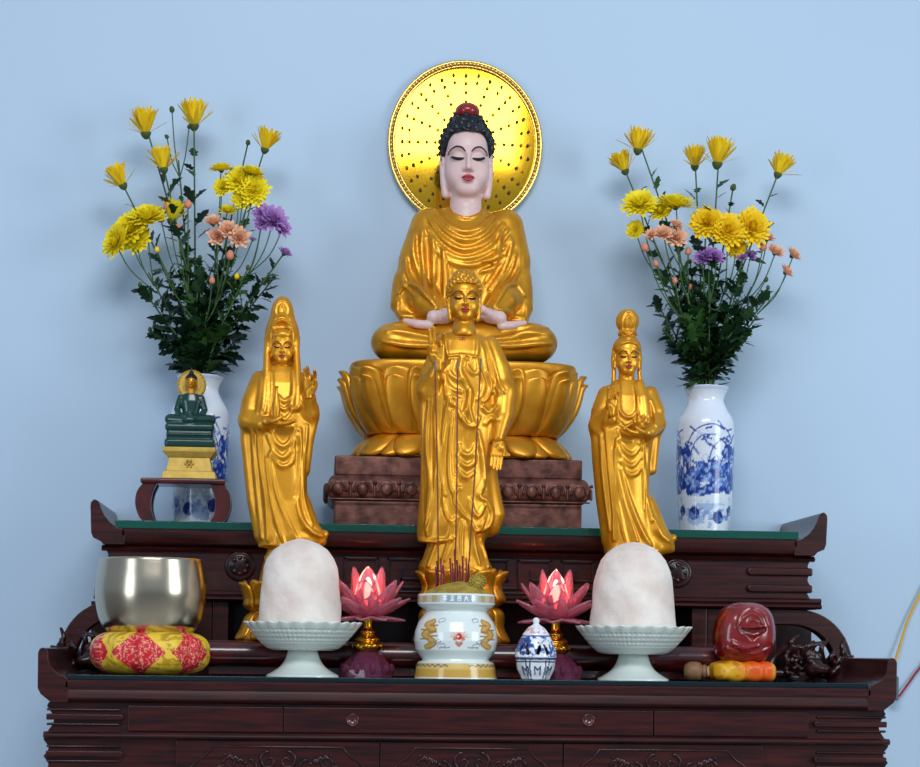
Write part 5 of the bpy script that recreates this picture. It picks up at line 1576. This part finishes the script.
hand(F_, B3(sp, [(645, 433, -29)])[0], (-1, -.2, -.05), (0, 0, 1), -1, 12, (.2, .2, .3, .3), (.3, .6), r=2.0)
link_mesh('hand', F_.mesh('hand', s), M_gold, gr)
fx, fz = sp.l(638.5, 431)
F_ = Field((fx-13, -46, fz-3), (fx+13, -20, fz+18), .6)
F_.ell((fx, -33, fz+3), (5, 5, 4), 0)
for i in range(6):
    a = 2*PI*i/6; F_.line([(fx+2*math.cos(a), -33+2*math.sin(a), fz+3), (fx+6.5*math.cos(a), -33+5*math.sin(a), fz+7), (fx+8*math.cos(a), -33+6.5*math.sin(a), fz+11)], [2.2, 2.4, 1.0], .6)
for i in range(4):
    a = 2*PI*i/4+.4; F_.line([(fx+1*math.cos(a), -33+1*math.sin(a), fz+5), (fx+3.2*math.cos(a), -33+3.2*math.sin(a), fz+14)], [2.2, 1.0], .6)
tag(link_mesh('held_lotus', F_.mesh('held_lotus', s), M_gold, gr), 'open lotus flower held on the palm')

# ================= little green figure on the stand
sp = Spot(190, 0.50, ZG+43.6*mpp(0.50)); s = sp.s*1.05; L_ = sp.L
gs = thing('buddha_statue', 'little dark green seated statue with gold halo on the red lacquered stand', 'statue', sp.loc)
m = MB()
for (z0, z1, w0, w1) in ((0, 7, 25.5, 24), (7, 20, 21.5, 19), (20, 25, 20, 24), (25, 29.5, 24.5, 24.5)):
    m.add([(sx*w*s, sy*w*.72*s, z*s) for z, w in ((z0, w0), (z1, w1)) for sx, sy in ((-1, -1), (1, -1), (1, 1), (-1, 1))], [(3, 2, 1, 0), (4, 5, 6, 7), (0, 1, 5, 4), (1, 2, 6, 5), (2, 3, 7, 6), (3, 0, 4, 7)])
for i in range(6):
    a = 2*PI*i/6; m.ball((3.2*s*math.cos(a), -15*s, (14+3.2*math.sin(a))*s), 1.4*s, 8, 6)
m.ball((0, -15.5*s, 14*s), 1.6*s, 8, 6)
m.build('gold_pedestal', M_gold_pale, gs, bevel=.8*s)
F_ = Field((-28, -22, 28), (28, 20, 82), .6)
Zb = 29.5
F_.box((0, 0, Zb+4), (23.5, 15.5, 4.5), 3, 0); F_.box((0, 0, Zb+12), (22, 14.5, 4.5), 3, .6); F_.box((0, 0, Zb+19), (23, 15.5, 3.8), 3, .6)
zk = Zb+27
F_.line([(-6, 0, zk+1), (-19, -5, zk), (2, -12, zk-1.5)], [5, 5, 3.6], 2); F_.line([(6, 0, zk+1), (19, -5, zk), (-2, -13, zk-1)], [5, 5, 3.6], 2)
F_.loft([(zk-3, -9, 9, 7, 7), (zk+8, -8, 8, 6, 6), (zk+18, -10, 10, 6, 6), (zk+24, -8, 8, 5, 5), (zk+27, -4, 4, 4, 4)], 2)
for sg in (-1, 1):
    F_.line([(sg*9.5, 0, zk+21), (sg*13, -1, zk+10), (sg*10, -6, zk+3)], [3.4, 3, 2.6], 1.2); F_.line([(sg*10, -6, zk+3), (sg*2, -12, zk+1.5)], [2.6, 2.2], 1)
F_.ell((0, -10, zk+5.5), (3.4, 3.4, 3.2), .8)
F_.line([(-20, -15, Zb+12), (20, -15, Zb+12)], .9, .5)
link_mesh('body', F_.mesh('body', s), M_emerald, gs)
F_ = Field((-9, -10, zk+22), (9, 10, zk+50), .35)
C = lambda u, y, v: (u*5.2, y*5.2, zk+28.5+v*4.7)
F_.ell(C(0, 0, 1.6), (5.2, 5.6, 7.0)); F_.line([C(0, 0, .6), C(0, .1, -.8)], [3.2, 3.8], 1)
F_.line([C(0, -.95, 1.8), C(0, -1.2, 1.05)], [.5, .7], .5); F_.ell(C(0, -.95, .6), (1.5, .8, .6), .3)
for sg in (-1, 1): F_.ell(C(sg*1.0, .1, 1.3), (.7, 1.4, 3.4), .4)
hd = link_mesh('head', F_.mesh('head', s), M_gold, gs)
mf = lambda u, v: (u*5.2, zk+28.5+v*4.7)
for sg in (-1, 1):
    ribbon(F_, [mf(sg*.2, 1.8), mf(sg*.5, 1.95), mf(sg*.8, 1.75)], [.4, .5, .3], s, 'eyebrow', M_ink, hd, eps=.1)
    ribbon(F_, [mf(sg*.2, 1.42), mf(sg*.5, 1.4), mf(sg*.75, 1.5)], [.4, .6, .3], s, 'eye', M_ink, hd, eps=.1)
F_ = Field((-9, -10, zk+34), (9, 10, zk+56), .4)
F_.ell(C(0, .2, 2.35), (5.6, 6.0, 4.6)); F_.ell(C(0, .2, 3.3), (2.6, 2.6, 2.8), .6); F_.cap(C(0, .2, 3.7), C(0, .2, 4.6), 1.1, .4, .6)
F_.op(lambda X, Y, Z: ((Z-C(0, 0, 2.2)[2]+(Y+4)*.9)*.6).astype(np.float32), (-9, -10, zk+30), (9, 10, zk+50), .2, sub=True)
link_mesh('hair', F_.mesh('hair', s, 0), M_black, gs)
m = MB(); m.lathe([(0, -1), (13.0, -1), (13.8, 0), (13.0, 1.4), (12.2, 1.0), (11.6, 1.6), (0, 1.6)], 48)
for i in range(22):
    a = 2*PI*i/22; m.ball((11.9*math.cos(a), 11.9*math.sin(a), 1.6), .8, 6, 5)
    m.ball((8.5*math.cos(a), 8.5*math.sin(a), 1.6), (.6, .6, .4), 6, 5)
m.v = [(x*s, (8-z)*s, (y*1.05+zk+34.5)*s) for x, y, z in m.v]
m.build('halo', M_gold_pale, gs, smooth=False)
# ------------------------------------------------------------------ flowers
def petal_strip(m, base, d, up, L, W, curl=0.0, n=4, cup=0.15):
    """one narrow petal from base along d, curling towards up"""
    d = d.normalized(); side = d.cross(up)
    if side.length < 1e-4: side = d.orthogonal()
    side.normalize(); nrm = side.cross(d).normalized()
    V = []; F = []; p = base.copy(); a = 0
    for i in range(n+1):
        f = i/n
        w = W*(0.35+0.75*math.sin(PI*min(.80, .12+f*.72)))*(1 if f < 1 else .6)
        V += [p-side*w+nrm*(cup*w), p, p+side*w+nrm*(cup*w)]
        a += curl/n; dd = d*math.cos(a)+nrm*math.sin(a); p = p+dd*(L/n)
    for i in range(n):
        q = i*3; F += [(q, q+1, q+4, q+3), (q+1, q+2, q+5, q+4)]
    m.add(V, F)

def head_cup(seed):        # half-open bloom seen from the side, unit size, axis +z
    r = random.Random(seed); m = MB(); Z = Vector((0, 0, 1))
    for ring, (n, t0, L) in enumerate(((10, .12, 1.45), (15, .28, 1.5), (18, .46, 1.5), (14, .62, 1.4))):
        for i in range(n):
            a = 2*PI*(i+r.random()*.6)/n; t = t0+r.uniform(-.07, .07)
            if ring == 3 and r.random() < .35: t += r.uniform(.2, .6)
            d = Vector((math.cos(a)*math.sin(t), math.sin(a)*math.sin(t), math.cos(t)))
            petal_strip(m, Vector((.14*math.cos(a), .14*math.sin(a), .12)), d, Z, L*r.uniform(.86, 1.08), .115, -.30 if ring < 2 else r.uniform(-.2, .5))
    me = bpy.data.meshes.new('bloom'); me.from_pydata(m.v, [], m.f); me.shade_smooth(); return me

def head_pom(seed, dense=1.0, spread=1.75, flat=.75):
    r = random.Random(seed); m = MB(); Z = Vector((0, 0, 1)); N = int(110*dense); ga = PI*(3-math.sqrt(5))
    for i in range(N):
        f = (i+.5)/N; t = spread*f**.62; a = ga*i
        d = Vector((math.cos(a)*math.sin(t), math.sin(a)*math.sin(t), math.cos(t)))
        L = (.55+.45*f)*r.uniform(.85, 1.08)
        petal_strip(m, Vector((0, 0, .05))+d*.12, d, Z, L*.92, .115/dense**.3, r.uniform(.2, .6), 3, .3)
    me = bpy.data.meshes.new('bloom'); me.from_pydata([(x, y, z*flat) for x, y, z in m.v], [], m.f); me.shade_smooth(); return me

def mesh_calyx():
    m = MB(); m.lathe([(0, -.12), (.10, -.10), (.24, .05), (.30, .22), (.26, .30), (0, .22)], 12)
    me = bpy.data.meshes.new('calyx'); me.from_pydata(m.v, [], m.f); me.shade_smooth(); return me
def mesh_bud():
    m = MB(); m.lathe([(0, 0), (.4, .1), (.62, .5), (.55, 1.0), (.3, 1.4), (0, 1.5)], 12)
    me = bpy.data.meshes.new('bud'); me.from_pydata(m.v, [], m.f); me.shade_smooth(); return me

CUPS = [head_cup(i) for i in range(3)]; POMS = [head_pom(10+i) for i in range(3)]; SMALL = [head_pom(20+i, .36, 1.5, .9) for i in range(3)]
CALYX, BUD = mesh_calyx(), mesh_bud()

def leaf_into(m, base, d, up, L, r):
    """lobed chrysanthemum leaf"""
    d = d.normalized(); side = d.cross(up)
    if side.length < 1e-3: side = d.orthogonal()
    side.normalize(); nrm = side.cross(d).normalized()
    out = [(.0, .03), (.18, .05), (.26, .24), (.34, .34), (.40, .20), (.48, .26), (.58, .40), (.66, .36), (.68, .20), (.78, .24), (.88, .16), (.94, .07), (1.0, 0)]
    bend = r.uniform(-.9, .1); tw = r.uniform(-.25, .25)
    def P(u, w):
        a = bend*u
        return base+d*(L*(math.sin(a)/bend if abs(bend) > 1e-3 else u))+nrm*(L*((1-math.cos(a))/bend if abs(bend) > 1e-3 else 0)-abs(w)*L*.22*-1*.5)+side*(w*L*.9)+nrm*(w*L*tw)
    n0 = len(out); V = [P(u, 0) for u, _ in out]+[P(u, w) for u, w in out]+[P(u, -w) for u, w in out]
    F = []
    for i in range(n0-1):
        F += [(i, i+1, n0+i+1, n0+i), (i+1, i, 2*n0+i, 2*n0+i+1)]
    m.add(V, F)

def q_up(d):
    return Vector(d).normalized().to_track_quat('Z', 'Y')

def spray(sp, vz, heads, label, group, seed, leaves=9, leafL=25, y=None, fork=.72, rad=1.0, leaf_lo=.08, leaf_hi=.92):
    """one flower stem in a vase: heads = [(px,py,size,kind,material,tilt(x,y,z))]; first head decides where the stem goes"""
    r = random.Random(seed); s = sp.s
    base = Vector((sp.X+r.uniform(-9, 9)*s, sp.Y+r.uniform(-8, 8)*s, sp.z+50*s))
    mouth = Vector((sp.X+r.uniform(-8, 8)*s, sp.Y+r.uniform(-8, 8)*s, sp.z+146*s))
    t = thing('flower_stem', label, 'flower', base, 0, group)
    y0 = r.uniform(-34, 22) if y is None else y
    P3 = []
    for (px, py, sz, kind, mt, tilt) in heads:
        yy = sp.Y+(y0+r.uniform(-5, 5))*s
        P3.append(at(px, py, yy))
    tgt = sum(P3, Vector())/len(P3)
    multi = len(P3) > 1
    end = mouth+(tgt-mouth)*(fork if multi else 1.0)
    if not multi: end = P3[0]
    bow = Vector(((tgt.x-mouth.x)*-.06, 0, 0))
    q1 = mouth+(end-mouth)*.35+bow*1.4+Vector((0, 0, .01)); q2 = mouth+(end-mouth)*.7+bow
    path = [Vector(p) for p in cr([tuple(base), tuple(mouth), tuple(q1), tuple(q2), tuple(end)], 6)]
    loc = lambda p: Vector(p)-base
    m = MB(); m.tube([loc(p) for p in path], [rad*s*(1.15-.4*i/len(path)) for i in range(len(path))], 6)
    if multi:
        for p in P3:
            a = end-(end-mouth).normalized()*(.02+.03*r.random())
            mid = a+(p-a)*.5+Vector(((p.x-a.x)*.12, (p.y-a.y)*.1, -.008))
            m.tube([loc(x) for x in cr([tuple(a), tuple(mid), tuple(p)], 4)], rad*.62*s, 5)
    m.build('stem', M_stem, t, smooth=True)
    m = MB()
    n = len(path); leaves = int(leaves*2.1)
    for i in range(leaves):
        f = leaf_lo+(leaf_hi-leaf_lo)*(i+r.random()*.7)/leaves
        g = 6+f*(n-8); i0 = min(n-2, int(g)); p = path[i0].lerp(path[i0+1], g-i0)
        ax = (path[i0+1]-path[i0]).normalized(); a = r.uniform(0, 2*PI)
        o = ax.orthogonal().normalized(); o.rotate(Matrix.Rotation(a, 3, ax))
        o.y *= .6; sidew = 1.0 if f < .6 else .7
        d = (o*.9*sidew+ax*r.uniform(.35, 1.2)).normalized()
        if f < .22: d = (d+Vector((0, 0, -.35))).normalized()
        leaf_into(m, loc(p), d, ax, leafL*s*r.uniform(.7, 1.15)*(1.1-.45*f), r)
    if m.v: tag(m.build('foliage', M_leaf if r.random() < .8 else M_leaf2, t, smooth=True), kind='stuff')
    for (px, py, sz, kind, mt, tilt), p in zip(heads, P3):
        q = q_up(tilt)
        me = {'cup': CUPS, 'pom': POMS, 'small': SMALL}.get(kind, [BUD])[r.randrange(3) if kind != 'bud' else 0]
        if kind == 'bud': me = BUD
        me2 = MESHCACHE.get((me.name, mt.name))
        if me2 is None:
            me2 = me.copy(); me2.materials.clear(); me2.materials.append(mt); MESHCACHE[(me.name, mt.name)] = me2
        k_ = sz*s*{'cup': 1.22, 'pom': 1.2, 'small': 1.35, 'bud': 1.1}[kind]
        o = bpy.data.objects.new('bloom' if kind != 'bud' else 'bud', me2); COL.objects.link(o); o.parent = t
        o.rotation_mode = 'QUATERNION'
        q2 = q @ Matrix.Rotation(r.uniform(0, 6.28), 3, 'Z').to_quaternion(); o.rotation_quaternion = q2
        shift = {'cup': -.72, 'pom': -.25, 'small': -.3, 'bud': -.6}[kind]
        o.location = loc(p)+Vector(tilt).normalized()*(shift*k_); o.scale = (k_,)*3
        if kind in ('cup', 'pom', 'small'):
            c = bpy.data.objects.new('calyx', CALYX_M); COL.objects.link(c); c.parent = o
            c.location = (0, 0, -.06); c.scale = (1, 1, 1) if kind == 'cup' else (.8, .8, .8)
    return t
MESHCACHE = {}
CALYX_M = CALYX; CALYX_M.materials.append(M_calyx)
UPV = (0, -.15, 1)
def T(x, z=1, y=-.15): return (x, y, z)

# right vase
GRP = 'flowers in the right vase'
spray(V_R, 0, [(639, 141, 13, 'cup', M_yel, T(.10))], 'upright yellow chrysanthemum, highest at the far left of the right bouquet', GRP, 1, 7)
spray(V_R, 0, [(622, 163, 12, 'cup', M_yel, T(-.45))], 'yellow chrysanthemum leaning left, outermost on the left of the right bouquet', GRP, 2, 8)
spray(V_R, 0, [(695, 158, 12, 'cup', M_yel, T(-.02))], 'narrow yellow chrysanthemum at top centre of the right bouquet', GRP, 3, 7)
spray(V_R, 0, [(719, 153, 15, 'cup', M_yel, T(.12))], 'widest side-on yellow chrysanthemum at top centre of the right bouquet', GRP, 4, 7)
spray(V_R, 0, [(781, 166, 12.5, 'cup', M_yel, T(.35))], 'yellow chrysanthemum leaning right, outermost on the right of the right bouquet', GRP, 5, 8)
spray(V_R, 0, [(639, 202, 17, 'pom', M_yel2, (-.25, -.8, .6)), (635, 229, 9, 'pom', M_yel2, (-.5, -.9, .1))], 'lemon yellow double chrysanthemum spray at left of the right bouquet', GRP, 6, 9, y=-22)
spray(V_R, 0, [(676, 201, 19, 'pom', M_yel2, (.0, -.45, 1)), (660, 210, 11, 'pom', M_yel2, (-.3, -.8, .5))], 'broad lemon yellow double chrysanthemum left of centre in the right bouquet', GRP, 7, 9, y=-24)
spray(V_R, 0, [(706, 221, 15.5, 'pom', M_yel, (-.35, -.9, .25))], 'golden yellow double chrysanthemum at the middle of the right bouquet', GRP, 8, 9, y=-28)
spray(V_R, 0, [(728, 229, 17.5, 'pom', M_yel, (0, -1, .25)), (753, 226, 18, 'pom', M_yel, (.15, -1, .2)), (737, 247, 10, 'pom', M_yel, (0, -.9, -.3))], 'pair of round golden yellow chrysanthemums facing forward in the right bouquet', GRP, 9, 9, y=-30)
spray(V_R, 0, [(709, 254, 10, 'small', M_purple, (0, -.7, .7)), (702, 257, 8, 'small', M_purple, (-.4, -.8, .4)), (717, 256, 8, 'small', M_purple, (.4, -.8, .4))], 'mauve daisy cluster low in the centre of the right bouquet', GRP, 10, 9, y=-34)
spray(V_R, 0, [(663, 233, 9, 'small', M_peach, (-.1, -.8, .5)), (677, 237, 10, 'small', M_peach, (.1, -1, .2)), (651, 234, 6, 'small', M_peach, (-.4, -.8, .4)), (676, 224, 7, 'small', M_peach, (.2, -.6, .8))], 'peach daisy cluster at left of the right bouquet', GRP, 11, 10, y=-32)
spray(V_R, 0, [(645, 248, 5.5, 'bud', M_bud, T(-.3)), (656, 264, 4.5, 'bud', M_bud, T(-.4)), (675, 281, 4, 'bud', M_bud, T(-.2)), (688, 252, 5, 'bud', M_bud, T(.1))], 'coral buds spray hanging low at the left of the right bouquet', GRP, 12, 11, y=-26, fork=.6)
spray(V_R, 0, [(768, 237, 8, 'small', M_peach, (.3, -.5, .8)), (776, 251, 9, 'small', M_peach, (.3, -.7, .7)), (763, 247, 6, 'bud', M_bud, T(.1))], 'peach daisy pair at right of the right bouquet', GRP, 13, 10, y=-18)
spray(V_R, 0, [(794, 254, 9, 'small', M_peach, (.6, -.5, .6)), (787, 271, 8, 'small', M_peach, (.6, -.5, .6))], 'peach daisies reaching out farthest right of the right bouquet', GRP, 14, 10, y=-10)
spray(V_R, 0, [(751, 255, 6, 'small', M_purple, (.2, -.8, .5)), (742, 257, 5, 'small', M_purple, (-.2, -.8, .4)), (690, 287, 4, 'bud', M_bud, T(0)), (766, 280, 3.4, 'bud', M_calyx, T(.3))], 'small pale mauve blooms behind the golden pair in the right bouquet', GRP, 15, 10, y=-20)
spray(V_R, 0, [(733, 188, 4.5, 'bud', M_calyx, T(.35))], 'green closed bud on a leafy stem rising at the middle of the right bouquet', GRP, 16, 12, y=-5, leaf_hi=.97, leafL=14)
for i, (px, py, lb) in enumerate(((655, 300, 'low at the left of'), (668, 268, 'left of centre in'), (690, 262, 'in the middle of'), (716, 268, 'just right of centre in'), (742, 272, 'right of centre in'), (768, 288, 'low at the right of'), (756, 318, 'lowest at the right of'), (664, 330, 'lowest at the left of'), (705, 300, 'at the front of'))):
    spray(V_R, 0, [(px, py, 3, 'bud', M_calyx, T(0))], 'leafy green stem with a tiny bud '+lb+' the right bouquet', GRP, 40+i, 13, 25, leaf_lo=.02, leaf_hi=.98)
# left vase
GRP = 'flowers in the left vase'
spray(V_L, 0, [(145, 123, 14.5, 'cup', M_yel, T(-.08))], 'upright yellow chrysanthemum at the top left of the left bouquet', GRP, 101, 7)
spray(V_L, 0, [(194, 115, 14.5, 'cup', M_yel, T(.0))], 'tallest yellow chrysanthemum at the top of the left bouquet', GRP, 102, 7)
spray(V_L, 0, [(162, 160, 12.5, 'cup', M_yel, T(-.2))], 'yellow chrysanthemum below and between the two tallest of the left bouquet', GRP, 103, 7)
spray(V_L, 0, [(119, 177, 12.5, 'cup', M_yel, T(-.5))], 'yellow chrysanthemum leaning left, outermost on the left of the left bouquet', GRP, 104, 8)
spray(V_L, 0, [(267, 141, 12, 'cup', M_yel, T(.25))], 'yellow chrysanthemum standing alone at the top right of the left bouquet', GRP, 105, 7)
spray(V_L, 0, [(128, 226, 19, 'pom', M_yel2, (-.5, -.8, .5)), (114, 240, 16, 'pom', M_yel2, (-.7, -.7, .2)), (147, 214, 18, 'pom', M_yel2, (-.1, -.7, .8)), (135, 237, 14, 'pom', M_yel2, (-.2, -1, 0))], 'large drooping lemon yellow chrysanthemum cluster at left of the left bouquet', GRP, 106, 9, y=-24)
spray(V_L, 0, [(221, 167, 12, 'pom', M_yel2, (-.1, -.3, 1)), (222, 186, 9, 'pom', M_yel2, (-.3, -.9, .2))], 'flat yellow chrysanthemum left of the dense golden cluster in the left bouquet', GRP, 107, 8, y=-20)
spray(V_L, 0, [(240, 179, 15, 'pom', M_yel2, (-.1, -.9, .4)), (252, 170, 12, 'pom', M_yel2, (.2, -.4, .9)), (254, 189, 15, 'pom', M_yel2, (.2, -1, .1)), (243, 197, 11, 'pom', M_yel2, (0, -1, -.2))], 'dense golden chrysanthemum cluster at right of the left bouquet', GRP, 108, 9, y=-24)
spray(V_L, 0, [(228, 209, 8.5, 'pom', M_yel2, (0, -.6, .8)), (173, 212, 12, 'cup', M_yel2, T(.2))], 'two small yellow blooms in the middle of the left bouquet', GRP, 109, 9, y=-20, fork=.6)
spray(V_L, 0, [(263, 213, 10, 'small', M_purple, (-.1, -.8, .6)), (274, 218, 13, 'small', M_purple, (.4, -.8, .4)), (283, 228, 9, 'small', M_purple, (.6, -.7, .1)), (262, 223, 8, 'small', M_purple, (0, -1, 0))], 'mauve daisy cluster at right of the left bouquet', GRP, 110, 9, y=-26)
spray(V_L, 0, [(285, 252, 7.5, 'small', M_purple, (.5, -.4, .8))], 'single small mauve daisy on an outer stem of the left bouquet', GRP, 111, 9, y=-12)
spray(V_L, 0, [(213, 221, 9, 'small', M_peach, (0, -.6, .8)), (217, 236, 9, 'small', M_peach, (-.1, -1, .1)), (228, 229, 9, 'small', M_peach, (.1, -.9, .3)), (240, 237, 10, 'small', M_peach, (.3, -.9, .1)), (253, 239, 4, 'small', M_purple, T(.2))], 'peach daisy cluster in the middle of the left bouquet', GRP, 112, 10, y=-30)
spray(V_L, 0, [(168, 207, 6.5, 'bud', M_bud, T(0)), (188, 205, 5.5, 'bud', M_bud, T(0)), (161, 219, 5.5, 'bud', M_bud, T(-.2)), (178, 228, 4.5, 'bud', M_bud, T(0))], 'coral buds spray at left centre of the left bouquet', GRP, 113, 10, y=-20, fork=.6)
spray(V_L, 0, [(230, 256, 6, 'bud', M_bud, T(.1)), (212, 281, 4.5, 'bud', M_bud, T(0)), (237, 277, 4, 'bud', M_yel, T(.1)), (157, 250, 3.5, 'bud', M_yel, T(-.1))], 'coral buds spray low in the middle of the left bouquet', GRP, 114, 11, y=-30, fork=.6)
spray(V_L, 0, [(172, 110, 4, 'bud', M_calyx, T(-.2)), (167, 137, 3, 'bud', M_calyx, T(-.8)), (189, 127, 3, 'bud', M_calyx, T(.4))], 'tall branching stem of tiny green buds between the top blooms of the left bouquet', GRP, 115, 12, y=-5, leaf_hi=.97, leafL=13, fork=.86)
spray(V_L, 0, [(248, 143, 3.5, 'bud', M_calyx, T(0))], 'thin stem with one green bud beside the lone top right bloom of the left bouquet', GRP, 116, 9, y=0, leafL=14)
for i, (px, py, lb) in enumerate(((140, 285, 'low at the far left of'), (160, 262, 'left of centre in'), (182, 250, 'in the middle left of'), (200, 258, 'in the middle of'), (222, 262, 'right of centre in'), (248, 268, 'at the right of'), (274, 278, 'reaching low right from'), (150, 330, 'lowest at the left of'), (240, 335, 'lowest at the right of'), (195, 300, 'at the front of'))):
    spray(V_L, 0, [(px, py, 3.2, 'bud', M_calyx, T(0))], 'leafy green stem with a tiny bud '+lb+' the left bouquet', GRP, 140+i, 13, 25, leaf_lo=.02, leaf_hi=.98)
# ------------------------------------------------------------------ light
def area(name, loc, target, size, size_y, power, col):
    l = bpy.data.lights.new(name, 'AREA'); l.shape = 'RECTANGLE'; l.size = size; l.size_y = size_y; l.energy = power; l.color = col
    o = bpy.data.objects.new(name, l); COL.objects.link(o); o.location = loc
    o.rotation_euler = (Vector(target)-Vector(loc)).to_track_quat('-Z', 'Y').to_euler()
    return o
area('halo_softbox', (-0.15, -3.4, 3.80), (0.1, 0.6, 1.5), 2.4, 1.0, 92, (0.95, 0.97, 1.0))  # added main softbox, placed high so the top of the halo mirrors it
area('window_light', (3.0, -2.4, 2.0), (0, 0.5, 1.4), 1.4, 1.8, 56, (0.82, 0.94, 1.0))
area('left_fill', (-2.8, -2.6, 1.6), (0, 0.5, 1.3), 0.9, 1.8, 26, (0.76, 0.87, 1.0))  # added bluish fill from the left, set low to lift the lower wall
wd = bpy.data.worlds.new('world'); SC.world = wd; wd.use_nodes = True
nt = wd.node_tree; bg = nt.nodes['Background']
tc = nt.nodes.new('ShaderNodeTexCoord'); sx_ = nt.nodes.new('ShaderNodeSeparateXYZ'); rp = nt.nodes.new('ShaderNodeValToRGB')
nt.links.new(tc.outputs['Generated'], sx_.inputs[0])
mr = nt.nodes.new('ShaderNodeMapRange'); mr.inputs[1].default_value = -1; mr.inputs[2].default_value = 1
nt.links.new(sx_.outputs['Z'], mr.inputs[0]); nt.links.new(mr.outputs[0], rp.inputs[0])
e = rp.color_ramp.elements
e[0].position = 0.30; e[0].color = (0.10, 0.095, 0.09, 1)
e[1].position = 0.95; e[1].color = (0.40, 0.50, 0.66, 1)
x = rp.color_ramp.elements.new(0.55); x.color = (0.26, 0.32, 0.42, 1)
nt.links.new(rp.outputs[0], bg.inputs[0]); bg.inputs[1].default_value = 0.8
SC.view_settings.view_transform = 'Standard'; SC.view_settings.look = 'None'
SC.view_settings.exposure = 0.0; SC.view_settings.gamma = 1.0; SC.view_settings.use_curve_mapping = False
